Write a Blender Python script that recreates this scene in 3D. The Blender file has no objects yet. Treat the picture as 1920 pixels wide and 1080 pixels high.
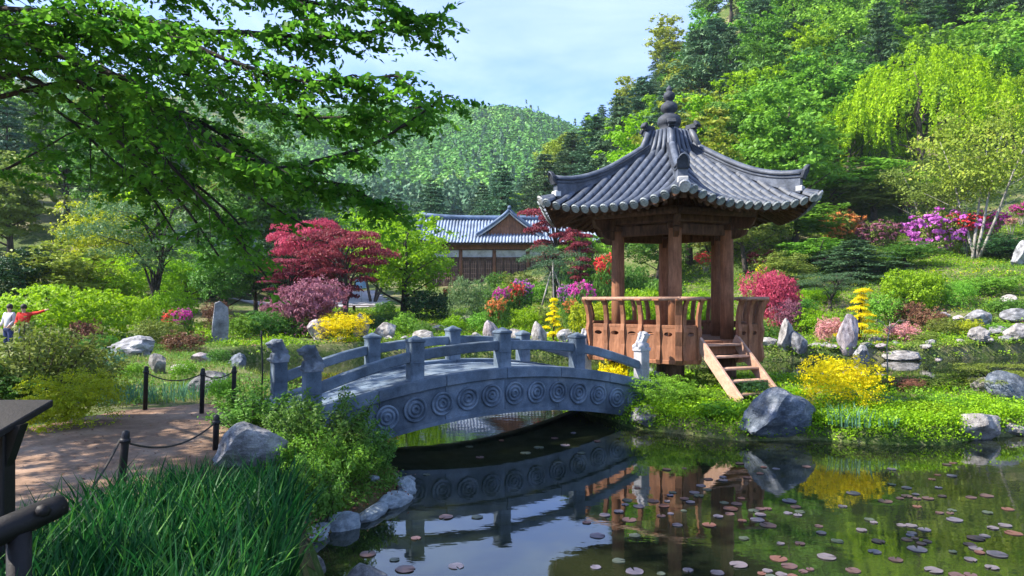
import bpy, bmesh, math, random
import numpy as np
from mathutils import Vector, Matrix, noise as mnoise
rng = np.random.default_rng(7)
random.seed(7)
R = math.radians
SC = bpy.context.scene
COL = SC.collection
F = 1280.0; HZ = 560.0; CH = 2.5          # focal length in photo pixels, horizon row, eye height above the pond

# ------------------------------------------------------------------ camera, sky, sun, exposure
cd = bpy.data.cameras.new('camera'); cam = bpy.data.objects.new('camera', cd); COL.objects.link(cam)
cd.sensor_width = 36; cd.lens = 24; cd.clip_start = .05; cd.clip_end = 5000
cam.location = (0, 0, CH); cam.rotation_euler = (R(90), 0, 0); cd.shift_y = (HZ-540)/1920
SC.camera = cam
SUN_EL = 44; SUNV = Vector((-.985, -.17, 0)).normalized()      # towards the sun: from the left
wd = bpy.data.worlds.new('World'); SC.world = wd; wd.use_nodes = True
nt = wd.node_tree; nt.nodes.clear()
def N(t, ty, **kw):
    n = t.nodes.new(ty)
    for k, v in kw.items():
        if k in n.inputs: n.inputs[k].default_value = v
        else: setattr(n, k, v)
    return n
out = N(nt, 'ShaderNodeOutputWorld'); bg = N(nt, 'ShaderNodeBackground'); bg.inputs['Strength'].default_value = .15
sky = N(nt, 'ShaderNodeTexSky'); sky.sky_type = 'NISHITA'; sky.sun_disc = False
sky.sun_elevation = R(SUN_EL); sky.sun_rotation = math.atan2(SUNV.x, SUNV.y); sky.air_density = 1.0; sky.dust_density = .6; sky.ozone_density = 2.2
tc = N(nt, 'ShaderNodeTexCoord'); mp = N(nt, 'ShaderNodeMapping'); mp.inputs['Scale'].default_value = (1.0, 1.3, 3.2); mp.inputs['Rotation'].default_value = (0, R(28), 0)
cn = N(nt, 'ShaderNodeTexNoise', Scale=2.1, Detail=7.0, Roughness=.58, Distortion=.5)
cr = N(nt, 'ShaderNodeValToRGB'); cr.color_ramp.elements[0].position = .36; cr.color_ramp.elements[1].position = .74
cr.color_ramp.elements[0].color = (.12, .12, .12, 1); cr.color_ramp.elements[1].color = (.85, .85, .85, 1)
mx = N(nt, 'ShaderNodeMix'); mx.data_type = 'RGBA'; mx.inputs['B'].default_value = (2.3, 2.8, 3.55, 1)
L = nt.links
L.new(tc.outputs['Generated'], mp.inputs['Vector']); L.new(mp.outputs[0], cn.inputs['Vector']); L.new(cn.outputs['Fac'], cr.inputs['Fac'])
L.new(cr.outputs['Color'], mx.inputs['Factor']); tn = N(nt, 'ShaderNodeMix'); tn.data_type = 'RGBA'; tn.blend_type = 'MULTIPLY'; tn.inputs['Factor'].default_value = 1; tn.inputs['B'].default_value = (.48, .57, .90, 1); L.new(sky.outputs[0], tn.inputs['A']); L.new(tn.outputs['Result'], mx.inputs['A']); L.new(mx.outputs['Result'], bg.inputs['Color']); L.new(bg.outputs[0], out.inputs['Surface'])
sl = bpy.data.lights.new('sun', 'SUN'); sl.energy = 4.4; sl.angle = R(.53); sl.color = (1, .93, .82)
so = bpy.data.objects.new('sun', sl); COL.objects.link(so)
e = R(SUN_EL); sv = Vector((SUNV.x*math.cos(e), SUNV.y*math.cos(e), math.sin(e)))
so.rotation_euler = sv.to_track_quat('Z', 'Y').to_euler(); so.location = (-20, 0, 30)
SC.view_settings.view_transform = 'Standard'; SC.view_settings.look = 'None'; SC.view_settings.gamma = 1; SC.view_settings.exposure = 1.58
SC.view_settings.use_curve_mapping = False
SC.render.engine = 'CYCLES'; cy = SC.cycles
cy.use_denoising = True; cy.max_bounces = 7; cy.diffuse_bounces = 3; cy.glossy_bounces = 3; cy.transmission_bounces = 4; cy.transparent_max_bounces = 4; cy.volume_bounces = 1
cy.sample_clamp_indirect = 6; cy.caustics_reflective = False; cy.caustics_refractive = False

# ------------------------------------------------------------------ materials
def mat(name):
    m = bpy.data.materials.new(name); m.use_nodes = True; m.node_tree.nodes.clear(); return m, m.node_tree
def ramp(t, stops):
    r = N(t, 'ShaderNodeValToRGB'); el = r.color_ramp.elements
    while len(el) < len(stops): el.new(.5)
    for e_, (p, c) in zip(el, stops): e_.position = p; e_.color = (*c, 1)
    return r
def surf(name, cols, scale=4, rough=.85, bump=.4, detail=6, stretch=(1, 1, 1), bscale=None, spec=.3, metal=0, extra=None, objspace=True, dist=.02):
    """general mottled surface: colour noise ramp and bump"""
    m, t = mat(name); o = N(t, 'ShaderNodeOutputMaterial'); p = N(t, 'ShaderNodeBsdfPrincipled', Roughness=rough, Metallic=metal)
    p.inputs['Specular IOR Level'].default_value = spec
    c = N(t, 'ShaderNodeTexCoord'); mp = N(t, 'ShaderNodeMapping'); mp.inputs['Scale'].default_value = stretch
    t.links.new(c.outputs['Object'], mp.inputs['Vector'])
    n1 = N(t, 'ShaderNodeTexNoise', Scale=scale, Detail=detail, Roughness=.62)
    t.links.new(mp.outputs[0], n1.inputs['Vector'])
    k = len(cols); r = ramp(t, [(.3+.4*i/max(1, k-1), c_) for i, c_ in enumerate(cols)])
    t.links.new(n1.outputs['Fac'], r.inputs['Fac'])
    col = r.outputs['Color']
    n2 = N(t, 'ShaderNodeTexNoise', Scale=bscale or scale*6, Detail=5.0, Roughness=.7)
    t.links.new(mp.outputs[0], n2.inputs['Vector'])
    # fine speckle
    mv = N(t, 'ShaderNodeMix'); mv.data_type = 'RGBA'; mv.blend_type = 'MULTIPLY'; mv.inputs['Factor'].default_value = .55
    r2 = ramp(t, [(.3, (.55, .55, .55)), (.62, (1.15, 1.15, 1.15))])
    t.links.new(n2.outputs['Fac'], r2.inputs['Fac']); t.links.new(col, mv.inputs['A']); t.links.new(r2.outputs['Color'], mv.inputs['B'])
    n3 = N(t, 'ShaderNodeTexNoise', Scale=scale*.45, Detail=7.0, Roughness=.7); t.links.new(c.outputs['Object'], n3.inputs['Vector'])
    r3 = ramp(t, [(.36, (.50, .49, .46)), (.55, (1.04, 1.04, 1.04))]); t.links.new(n3.outputs['Fac'], r3.inputs['Fac'])
    m3 = N(t, 'ShaderNodeMix'); m3.data_type = 'RGBA'; m3.blend_type = 'MULTIPLY'; m3.inputs['Factor'].default_value = .75
    t.links.new(mv.outputs['Result'], m3.inputs['A']); t.links.new(r3.outputs['Color'], m3.inputs['B'])
    oi = N(t, 'ShaderNodeObjectInfo'); mr = N(t, 'ShaderNodeMapRange'); mr.inputs['To Min'].default_value = .82; mr.inputs['To Max'].default_value = 1.16
    hs = N(t, 'ShaderNodeHueSaturation'); t.links.new(oi.outputs['Random'], mr.inputs['Value']); t.links.new(mr.outputs[0], hs.inputs['Value']); t.links.new(m3.outputs['Result'], hs.inputs['Color']); mv = hs
    b = N(t, 'ShaderNodeBump', Strength=bump, Distance=dist); t.links.new(n2.outputs['Fac'], b.inputs['Height'])
    t.links.new(b.outputs[0], p.inputs['Normal']); t.links.new(mv.outputs[0], p.inputs['Base Color']); t.links.new(p.outputs[0], o.inputs['Surface'])
    return m
def leafmat(name, a, b, c=None, trans=.38, rough=.55, hv=.18):
    """leaf: colour runs a -> b (-> c) leaf by leaf, plus a shift per plant; part of the light passes through"""
    m, t = mat(name); o = N(t, 'ShaderNodeOutputMaterial'); p = N(t, 'ShaderNodeBsdfPrincipled', Roughness=rough)
    p.inputs['Specular IOR Level'].default_value = .25
    at = N(t, 'ShaderNodeAttribute'); at.attribute_name = 'tint'
    st = [(0, a), (1, b)] if c is None else [(0, a), (.8, b), (1, c)]
    r = ramp(t, st); t.links.new(at.outputs['Fac'], r.inputs['Fac'])
    oi = N(t, 'ShaderNodeObjectInfo'); hs = N(t, 'ShaderNodeHueSaturation')
    mr = N(t, 'ShaderNodeMapRange'); mr.inputs['To Min'].default_value = 1-hv; mr.inputs['To Max'].default_value = 1+hv
    t.links.new(oi.outputs['Random'], mr.inputs['Value']); t.links.new(mr.outputs[0], hs.inputs['Value'])
    mh = N(t, 'ShaderNodeMapRange'); mh.inputs['To Min'].default_value = .5-hv*.07; mh.inputs['To Max'].default_value = .5+hv*.07
    fr = N(t, 'ShaderNodeMath'); fr.operation = 'FRACT'; ml = N(t, 'ShaderNodeMath'); ml.operation = 'MULTIPLY'; ml.inputs[1].default_value = 7.31
    t.links.new(oi.outputs['Random'], ml.inputs[0]); t.links.new(ml.outputs[0], fr.inputs[0]); t.links.new(fr.outputs[0], mh.inputs['Value']); t.links.new(mh.outputs[0], hs.inputs['Hue'])
    t.links.new(r.outputs['Color'], hs.inputs['Color'])
    tr = N(t, 'ShaderNodeBsdfTranslucent'); ms = N(t, 'ShaderNodeMixShader'); ms.inputs[0].default_value = trans
    t.links.new(hs.outputs[0], p.inputs['Base Color']); t.links.new(hs.outputs[0], tr.inputs['Color'])
    t.links.new(p.outputs[0], ms.inputs[1]); t.links.new(tr.outputs[0], ms.inputs[2]); t.links.new(ms.outputs[0], o.inputs['Surface'])
    return m
M = {}
M['lime'] = leafmat('lime_leaves', (.14, .30, .008), (.36, .58, .012), trans=.45)
M['green'] = leafmat('green_leaves', (.045, .14, .018), (.14, .30, .035))
M['fresh'] = leafmat('fresh_leaves', (.085, .23, .015), (.24, .47, .04))
M['fg'] = leafmat('zelkova_leaves', (.035, .15, .012), (.16, .38, .03), trans=.66, hv=.02)
M['olive'] = leafmat('olive_leaves', (.10, .16, .02), (.25, .31, .05))
M['yolive'] = leafmat('yellow_olive_leaves', (.16, .23, .02), (.34, .42, .04), (.46, .42, .06))
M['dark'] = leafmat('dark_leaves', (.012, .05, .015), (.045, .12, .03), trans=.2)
M['pine'] = leafmat('pine_needles', (.035, .09, .04), (.11, .21, .085), trans=.15)
M['bluepine'] = leafmat('blue_pine_needles', (.04, .11, .06), (.11, .23, .11), trans=.15)
M['gpine'] = leafmat('garden_pine_needles', (.05, .12, .035), (.16, .26, .09), trans=.2)
M['maple'] = leafmat('red_maple_leaves', (.13, .02, .032), (.31, .055, .08), (.52, .13, .15), trans=.45, hv=.1)
M['pinkmaple'] = leafmat('pink_maple_leaves', (.34, .035, .07), (.66, .11, .19), trans=.45, hv=.06)
M['purplemaple'] = leafmat('purple_maple_leaves', (.16, .05, .08), (.42, .17, .23), trans=.35, hv=.06)
M['magenta'] = leafmat('magenta_petals', (.5, .02, .28), (.8, .12, .55), trans=.35, hv=.08)
M['violet'] = leafmat('violet_petals', (.38, .05, .38), (.62, .22, .62), trans=.35, hv=.08)
M['redflower'] = leafmat('red_petals', (.55, .02, .03), (.85, .12, .09), trans=.35, hv=.08)
M['orange'] = leafmat('orange_petals', (.6, .16, .04), (.8, .38, .12), trans=.35, hv=.08)
M['pinkflower'] = leafmat('pale_pink_petals', (.55, .2, .2), (.8, .45, .42), trans=.35, hv=.08)
M['gold'] = leafmat('golden_leaves', (.72, .58, .005), (.95, .86, .01), trans=.5, hv=.05)
M['yellowgreen'] = leafmat('yellow_green_leaves', (.22, .30, .008), (.50, .53, .015), trans=.4, hv=.05)
M['brown'] = leafmat('brown_leaves', (.10, .04, .02), (.26, .12, .07), trans=.2)
M['iris'] = leafmat('iris_blades', (.005, .04, .014), (.02, .125, .022), (.09, .24, .03), trans=.35, hv=.02)
M['iris_blue'] = leafmat('blue_green_blades', (.06, .17, .10), (.16, .32, .18), trans=.3, hv=.02)
M['grass'] = leafmat('grass_blades', (.09, .17, .02), (.27, .36, .05), (.42, .38, .14), trans=.35, hv=.02)
M['bark'] = surf('bark', [(.035, .028, .022), (.10, .08, .065)], 3, .95, .8, stretch=(3, 3, .6), dist=.03)
M['bark_dark'] = surf('dark_bark', [(.02, .016, .014), (.06, .047, .04)], 5, .95, .8, stretch=(3, 3, .8), dist=.02)
M['bark_red'] = surf('red_pine_bark', [(.07, .045, .035), (.20, .12, .08)], 5, .95, .8, stretch=(2, 2, 1), dist=.02)
M['bark_pale'] = surf('pale_bark', [(.17, .15, .13), (.36, .34, .30)], 4, .9, .5, dist=.02)
M['stone'] = surf('granite', [(.07, .10, .135), (.135, .18, .235), (.215, .26, .31)], 2.4, .8, .5, bscale=55, dist=.006)  # neutral grey stone; the blue and dark of its shade put into the colour
M['stone_pale'] = surf('pale_and_sunlit_granite', [(.34, .34, .36), (.5, .5, .52)], 4, .8, .4, bscale=55, dist=.006)  # pale stone; also the sunlit tone of the right bridge end
M['rock'] = surf('grey_rock', [(.13, .13, .135), (.27, .27, .28), (.46, .45, .44)], 2.2, .9, .9, bscale=16, dist=.05)
M['rock_blue'] = surf('blue_grey_rock', [(.065, .085, .12), (.15, .18, .22), (.34, .36, .40)], 2.6, .85, 1, bscale=14, dist=.06)
M['rock_pale'] = surf('pale_rock', [(.18, .17, .16), (.36, .335, .31), (.5, .47, .43)], 2.2, .9, .9, bscale=14, dist=.05)
M['rock_pink'] = surf('pinkish_rock', [(.24, .20, .21), (.42, .36, .37), (.55, .50, .50)], 3.5, .9, .9, bscale=18, dist=.04)
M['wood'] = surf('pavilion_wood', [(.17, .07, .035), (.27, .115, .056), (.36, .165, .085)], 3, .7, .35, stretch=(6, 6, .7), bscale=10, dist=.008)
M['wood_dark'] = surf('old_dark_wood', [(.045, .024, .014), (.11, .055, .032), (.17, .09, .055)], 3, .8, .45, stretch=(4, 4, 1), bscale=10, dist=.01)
M['wood_pale'] = surf('pale_step_wood', [(.34, .20, .14), (.50, .31, .22)], 3, .75, .35, stretch=(3, 3, 3), bscale=10, dist=.008)  # paler brown than the pavilion wood
M['wood_black'] = surf('black_stained_wood', [(.006, .005, .005), (.018, .014, .013)], 4, .6, .4, stretch=(2, 2, 2), bscale=20, dist=.006)
M['tile'] = surf('roof_tile_clay', [(.035, .046, .068), (.08, .096, .128), (.15, .168, .205)], 3.5, .55, .35, bscale=22, spec=.5, dist=.01)
M['tile_dark'] = surf('dark_roof_tile', [(.025, .03, .042), (.07, .08, .10)], 5, .7, .35, bscale=22, dist=.01)
M['tile_end'] = surf('tile_end_plaster', [(.16, .19, .20), (.34, .37, .37)], 7, .8, .35, bscale=30, dist=.006)
M['plaster'] = surf('white_plaster', [(.46, .46, .46), (.6, .6, .58)], 3, .9, .15, bscale=30, dist=.004)
M['farTile'] = surf('blue_grey_roof_tile', [(.20, .26, .36), (.34, .40, .50)], 2, .6, .3, dist=.01)
M['farTileD'] = surf('dark_blue_ridge_tile', [(.06, .10, .17), (.11, .16, .25)], 2, .6, .3, dist=.01)
M['door'] = surf('brown_lattice_wood', [(.07, .04, .03), (.15, .09, .065)], 3, .8, .3, dist=.01)
M['black'] = surf('black_iron', [(.008, .008, .009), (.02, .02, .022)], 9, .5, .2, dist=.003)
M['earth'] = surf('bare_earth', [(.12, .07, .042), (.25, .155, .10), (.36, .25, .18)], 1.3, .95, .7, bscale=20, dist=.02)
M['road'] = surf('pale_concrete_road', [(.40, .38, .40), (.55, .53, .54)], .8, .9, .2, bscale=10, dist=.01)
M['soil'] = surf('mossy_soil', [(.035, .045, .012), (.09, .06, .035), (.13, .13, .03), (.20, .13, .09)], 2.4, .95, 1, bscale=24, dist=.04)
M['moss'] = surf('mossy_kerb_stone', [(.18, .23, .27), (.32, .36, .38)], 4, .85, .7, bscale=26, dist=.015)
M['skin'] = surf('skin', [(.45, .27, .2), (.5, .31, .23)], 6, .6, .1, dist=.002)
M['hair'] = surf('dark_hair', [(.015, .012, .01), (.03, .022, .02)], 20, .6, .4, dist=.004)
M['red_cloth'] = surf('red_cloth', [(.6, .025, .02), (.7, .05, .035)], 8, .9, .3, dist=.006)
M['white_cloth'] = surf('white_cloth', [(.62, .62, .68), (.75, .75, .8)], 8, .9, .3, dist=.006)
M['navy_cloth'] = surf('navy_cloth', [(.03, .04, .12), (.06, .08, .2)], 8, .9, .3, dist=.006)
M['sign_blue'] = surf('pale_blue_sign', [(.25, .45, .65), (.32, .52, .7)], 3, .5, .05, dist=.002)
M['rope'] = surf('dark_rope', [(.03, .028, .025), (.08, .07, .06)], 60, .9, .6, dist=.003)

def ground_mat():
    m, t = mat('garden_ground'); o = N(t, 'ShaderNodeOutputMaterial'); p = N(t, 'ShaderNodeBsdfPrincipled', Roughness=.95)
    p.inputs['Specular IOR Level'].default_value = .15
    c = N(t, 'ShaderNodeTexCoord')
    a = N(t, 'ShaderNodeTexNoise', Scale=.35, Detail=8.0, Roughness=.65); b = N(t, 'ShaderNodeTexNoise', Scale=7.0, Detail=8.0, Roughness=.75)
    for n in (a, b): t.links.new(c.outputs['Object'], n.inputs['Vector'])
    r1 = ramp(t, [(.36, (.035, .065, .012)), (.48, (.07, .11, .02)), (.58, (.24, .19, .11)), (.7, (.36, .28, .21))])
    r2 = ramp(t, [(.35, (.025, .05, .01)), (.52, (.06, .10, .02)), (.62, (.28, .25, .13)), (.75, (.42, .36, .28))])
    t.links.new(a.outputs['Fac'], r1.inputs['Fac']); t.links.new(b.outputs['Fac'], r2.inputs['Fac'])
    mx = N(t, 'ShaderNodeMix'); mx.data_type = 'RGBA'; mx.inputs['Factor'].default_value = .55
    t.links.new(r1.outputs['Color'], mx.inputs['A']); t.links.new(r2.outputs['Color'], mx.inputs['B'])
    bp = N(t, 'ShaderNodeBump', Strength=.8, Distance=.06); t.links.new(b.outputs['Fac'], bp.inputs['Height'])
    t.links.new(bp.outputs[0], p.inputs['Normal']); t.links.new(mx.outputs['Result'], p.inputs['Base Color']); t.links.new(p.outputs[0], o.inputs['Surface'])
    return m
M['ground'] = ground_mat()
def water_mat():
    m, t = mat('pond_water'); o = N(t, 'ShaderNodeOutputMaterial'); p = N(t, 'ShaderNodeBsdfPrincipled', Roughness=.025, IOR=1.95)
    c = N(t, 'ShaderNodeTexCoord'); n0 = N(t, 'ShaderNodeTexNoise', Scale=.45, Detail=5.0); t.links.new(c.outputs['Object'], n0.inputs['Vector'])
    r = ramp(t, [(.35, (.006, .010, .006)), (.65, (.018, .022, .009))]); t.links.new(n0.outputs['Fac'], r.inputs['Fac']); t.links.new(r.outputs['Color'], p.inputs['Base Color'])
    mp = N(t, 'ShaderNodeMapping'); mp.inputs['Scale'].default_value = (1, 1.6, 1); t.links.new(c.outputs['Object'], mp.inputs['Vector'])
    n = N(t, 'ShaderNodeTexNoise', Scale=3.2, Detail=3.0, Roughness=.5); t.links.new(mp.outputs[0], n.inputs['Vector'])
    b = N(t, 'ShaderNodeBump', Strength=.055, Distance=.02); t.links.new(n.outputs['Fac'], b.inputs['Height']); t.links.new(b.outputs[0], p.inputs['Normal'])
    t.links.new(p.outputs[0], o.inputs['Surface']); return m
M['water'] = water_mat()
def pad_mat():
    m, t = mat('lily_pad_leaf'); o = N(t, 'ShaderNodeOutputMaterial'); p = N(t, 'ShaderNodeBsdfPrincipled', Roughness=.35)
    oi = N(t, 'ShaderNodeObjectInfo'); r = ramp(t, [(0, (.14, .08, .08)), (.25, (.19, .16, .18)), (.45, (.09, .11, .08)), (.62, (.17, .15, .19)), (.85, (.20, .09, .07)), (1, (.13, .13, .13))])
    r.color_ramp.interpolation = 'CONSTANT'
    c = N(t, 'ShaderNodeTexCoord'); n = N(t, 'ShaderNodeTexNoise', Scale=20.0, Detail=4.0); t.links.new(c.outputs['Object'], n.inputs['Vector'])
    mv = N(t, 'ShaderNodeMix'); mv.data_type = 'RGBA'; mv.blend_type = 'MULTIPLY'; mv.inputs['Factor'].default_value = .6
    t.links.new(oi.outputs['Random'], r.inputs['Fac']); t.links.new(r.outputs['Color'], mv.inputs['A']); t.links.new(n.outputs['Color'], mv.inputs['B'])
    t.links.new(mv.outputs['Result'], p.inputs['Base Color']); t.links.new(p.outputs[0], o.inputs['Surface']); return m
M['pad'] = pad_mat()

# ------------------------------------------------------------------ object helpers
def link(name, me, m=None, parent=None, loc=None, mw=None):
    o = bpy.data.objects.new(name, me); COL.objects.link(o)
    if m is not None and me is not None:
        if not me.materials: me.materials.append(m)
        elif me.materials[0] is not m:
            o.material_slots[0].link = 'OBJECT'; o.material_slots[0].material = m
    if mw is not None: o.matrix_local = mw
    if loc is not None: o.location = loc
    if parent is not None: o.parent = parent
    return o
def tag(o, label=None, cat=None, group=None, kind=None):
    for k, v in (('label', label), ('category', cat), ('group', group), ('kind', kind)):
        if v: o[k] = v
    return o
def thing(name, label, cat, loc=(0, 0, 0), rz=0, group=None):
    o = bpy.data.objects.new(name, None); COL.objects.link(o); o.location = loc; o.rotation_euler = (0, 0, rz); o.empty_display_size = .2
    return tag(o, label, cat, group)
class MB:
    def __init__(s): s.v = []; s.f = []; s.sm = []
    def add(s, vs, fs, sm=False):
        b = len(s.v); s.v += [tuple(v) for v in vs]; s.f += [tuple(i+b for i in f) for f in fs]; s.sm += [sm]*len(fs); return s
    def box(s, c, sz, mw=None):
        x, y, z = [q/2 for q in sz]; vs = [Vector((i*x, j*y, k*z)) for i in (-1, 1) for j in (-1, 1) for k in (-1, 1)]
        if mw is not None: vs = [mw @ v for v in vs]
        vs = [v+Vector(c) for v in vs]
        return s.add(vs, [(0, 1, 3, 2), (4, 6, 7, 5), (0, 4, 5, 1), (2, 3, 7, 6), (0, 2, 6, 4), (1, 5, 7, 3)])
    def beam(s, a, b, w, h, up=(0, 0, 1)):
        a = Vector(a); b = Vector(b); d = (b-a).normalized(); sd = d.cross(Vector(up)).normalized(); u = sd.cross(d)
        vs = [p+sd*(i*w/2)+u*(j*h/2) for p in (a, b) for i, j in ((-1, -1), (1, -1), (1, 1), (-1, 1))]
        return s.add(vs, [(3, 2, 1, 0), (4, 5, 6, 7), (0, 1, 5, 4), (1, 2, 6, 5), (2, 3, 7, 6), (3, 0, 4, 7)])
    def tube(s, pts, rad, n=6, cap=True):
        pts = [Vector(p) for p in pts]; k = len(pts)
        if not hasattr(rad, '__len__'): rad = [rad]*k
        vs = []; prev = None
        for i, p in enumerate(pts):
            d = (pts[min(i+1, k-1)]-pts[max(i-1, 0)]).normalized()
            ref = prev if prev is not None else (Vector((0, 0, 1)) if abs(d.z) < .9 else Vector((1, 0, 0)))
            u = (ref-d*ref.dot(d)).normalized(); w = d.cross(u); prev = u
            vs += [p+(u*math.cos(a)+w*math.sin(a))*rad[i] for a in [2*math.pi*j/n for j in range(n)]]
        fs = [(i*n+j, i*n+(j+1) % n, (i+1)*n+(j+1) % n, (i+1)*n+j) for i in range(k-1) for j in range(n)]
        if cap: fs += [tuple(range(n))[::-1], tuple(range((k-1)*n, k*n))]
        return s.add(vs, fs, n > 5)
    def lathe(s, prof, n=16, c=(0, 0, 0), mw=None):
        vs = [Vector((r*math.cos(2*math.pi*j/n), r*math.sin(2*math.pi*j/n), z)) for r, z in prof for j in range(n)]
        if mw is not None: vs = [mw @ v for v in vs]
        vs = [v+Vector(c) for v in vs]; k = len(prof)
        fs = [(i*n+j, i*n+(j+1) % n, (i+1)*n+(j+1) % n, (i+1)*n+j) for i in range(k-1) for j in range(n)]
        fs += [tuple(range(n))[::-1], tuple(range((k-1)*n, k*n))]
        return s.add(vs, fs, n > 8)
    def mesh(s, name):
        me = bpy.data.meshes.new(name); me.from_pydata(s.v, [], s.f)
        me.polygons.foreach_set('use_smooth', s.sm); me.update(); return me
    def build(s, name, m, parent=None, bevel=0, **kw):
        me = s.mesh(name)
        if bevel:
            bm = bmesh.new(); bm.from_mesh(me); bmesh.ops.recalc_face_normals(bm, faces=bm.faces)
            bmesh.ops.bevel(bm, geom=[e for e in bm.edges if len(e.link_faces) == 2 and e.calc_face_angle(0) > .5], offset=bevel, segments=1, affect='EDGES'); bm.to_mesh(me); bm.free()
        return link(name, me, m, parent, **kw)
def npmesh(name, V, Fq, tint=None):
    """mesh from numpy arrays; Fq is (n,3) or (n,4)"""
    me = bpy.data.meshes.new(name); n, k = Fq.shape
    me.vertices.add(len(V)); me.vertices.foreach_set('co', np.ascontiguousarray(V, np.float32).ravel())
    me.loops.add(n*k); me.loops.foreach_set('vertex_index', np.ascontiguousarray(Fq, np.int32).ravel())
    me.polygons.add(n); me.polygons.foreach_set('loop_start', np.arange(0, n*k, k, dtype=np.int32))
    try: me.polygons.foreach_set('loop_total', np.full(n, k, dtype=np.int32))
    except Exception: pass
    if tint is not None:
        a = me.attributes.new('tint', 'FLOAT', 'POINT'); a.data.foreach_set('value', np.ascontiguousarray(tint, np.float32))
    me.update(calc_edges=True); return me
def unit(a): return a/np.maximum(np.linalg.norm(a, axis=-1, keepdims=True), 1e-9)
def leafquads(C, size, asp=.55, nrm=None, nb=1.2, dirs=None, droop=0, tint=None, r=None):
    """diamond-shaped leaves at centres C. nrm = preferred normals with weight nb; dirs = preferred long axes"""
    r = r or rng; n = len(C); nn = r.normal(size=(n, 3))
    if nrm is not None: nn = nn+nrm*nb*1.6
    nn = unit(nn); d = r.normal(size=(n, 3)) if dirs is None else dirs+r.normal(size=(n, 3))*.35
    d[:, 2] -= droop
    d = unit(d-nn*np.sum(d*nn, 1, keepdims=True)); w = np.cross(nn, d)
    s = np.asarray(size)*r.uniform(.65, 1.3, n); s = s[:, None]
    bend = nn*s*.08
    V = np.stack([C-d*s*.5, C+w*s*asp*.5-d*s*.08+bend, C+d*s*.5, C-w*s*asp*.5-d*s*.08+bend], 1).reshape(-1, 3)
    Q = np.arange(4*n).reshape(n, 4)
    if tint is None: tint = r.uniform(0, 1, n)
    return V, Q, np.repeat(np.clip(tint, 0, 1), 4)
def cat(parts):
    V = []; Q = []; T = []; b = 0
    for v, q, t in parts: V.append(v); Q.append(q+b); T.append(t); b += len(v)
    return np.concatenate(V), np.concatenate(Q), np.concatenate(T)
def clumps(blobs, n, size, asp=.6, sig=.16, clus=None, shell=.75, flat=.6, r=None, up=.5):
    """leaf cloud: clusters of leaves scattered near the surface of ellipsoid blobs (x,y,z,rx,ry,rz)"""
    r = r or rng; B = np.array(blobs, float); vol = (B[:, 3]*B[:, 4]*B[:, 5])**.67; p = vol/vol.sum()
    nc = clus or max(12, n//28); ib = r.choice(len(B), nc, p=p)
    d = unit(r.normal(size=(nc, 3))); rad = shell+(1.05-shell)*r.uniform(0, 1, nc)**.8; rad = np.where(r.uniform(size=nc) < .22, r.uniform(.2, shell, nc), rad)
    cc = B[ib, :3]+d*B[ib, 3:]*rad[:, None]
    ic = r.integers(0, nc, n); sc = B[ib[ic], 3:]
    ms = np.minimum(sc.mean(1), 2.2)[:, None]
    off = r.normal(size=(n, 3))*sig*ms*r.uniform(.6, 1.4, (nc,))[ic][:, None]; off[:, 2] *= flat
    C = cc[ic]+off; nr = d[ic].copy(); nr[:, 2] += up
    ct = r.uniform(0, 1, nc)
    t = ct[ic]*.6+r.uniform(0, .4, n)
    return leafquads(C, size, asp, unit(nr), 1.0, tint=t, r=r)

# ------------------------------------------------------------------ terrain
POND = np.array([(-1.2, 3.2), (-1.75, 6.0), (-2.35, 6.9), (-1.8, 7.45), (-1.42, 8.6), (-1.5, 9.3), (-2.2, 9.9), (-2.35, 11.5), (-2.9, 12.4), (-4.6, 14.2), (-6.3, 17), (-9.4, 21.0), (-11, 24), (-10.4, 27), (-6, 29.2), (.9, 29.7), (5.6, 29.4), (11.3, 27.9), (16, 27.8), (22, 29.2), (32, 30), (34, 15), (22, 2), (8, 1.4)])
ISLE = np.array([(2.15, 13.9), (2.35, 13.2), (3.0, 12.75), (4, 12.05), (5.3, 12.15), (6.3, 11.75), (7.4, 11.7), (8.4, 12.3), (9.6, 12.6), (11.3, 13.7), (12, 15.5), (10.8, 17.3), (8.5, 18.8), (5, 20), (2.5, 19), (1.3, 16.8), (1.7, 14.8)])
def sdf(P, X, Y):
    """signed distance to polygon, positive inside"""
    d = np.full(X.shape, 1e9); ins = np.zeros(X.shape, bool); n = len(P)
    for i in range(n):
        ax, ay = P[i]; bx, by = P[(i+1) % n]; ex, ey = bx-ax, by-ay
        t = np.clip(((X-ax)*ex+(Y-ay)*ey)/(ex*ex+ey*ey), 0, 1)
        d = np.minimum(d, np.hypot(X-ax-t*ex, Y-ay-t*ey))
        c = (ay > Y) != (by > Y)
        with np.errstate(divide='ignore', invalid='ignore'): xi = ax+(Y-ay)*ex/np.where(ey == 0, 1e-9, ey)
        ins ^= c & (X < xi)
    return np.where(ins, d, -d)
def sms(a, b, x): t = np.clip((x-a)/(b-a), 0, 1); return t*t*(3-2*t)
RIDGE_PX = np.array([-900, -400, 0, 200, 400, 550, 640, 720, 800, 860, 940, 1000, 1045, 1090, 1200, 1500, 2600.])
RIDGE_PY = np.array([122, 124, 128, 140, 170, 196, 192, 184, 202, 193, 192, 201, 219, 236, 262, 280, 280.])
HILL_PX = np.array([840, 930, 1000, 1050, 1090, 1150, 1230, 1300, 1450, 1700, 2100, 2600.])
HILL_PY = np.array([530, 470, 400, 335, 285, 240, 145, 45, -110, -250, -400, -500.])
LEFT_PX = np.array([-900, -300, 0, 200, 350, 450, 550.]); LEFT_PY = np.array([60, 120, 190, 240, 300, 420, 540.])
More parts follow.
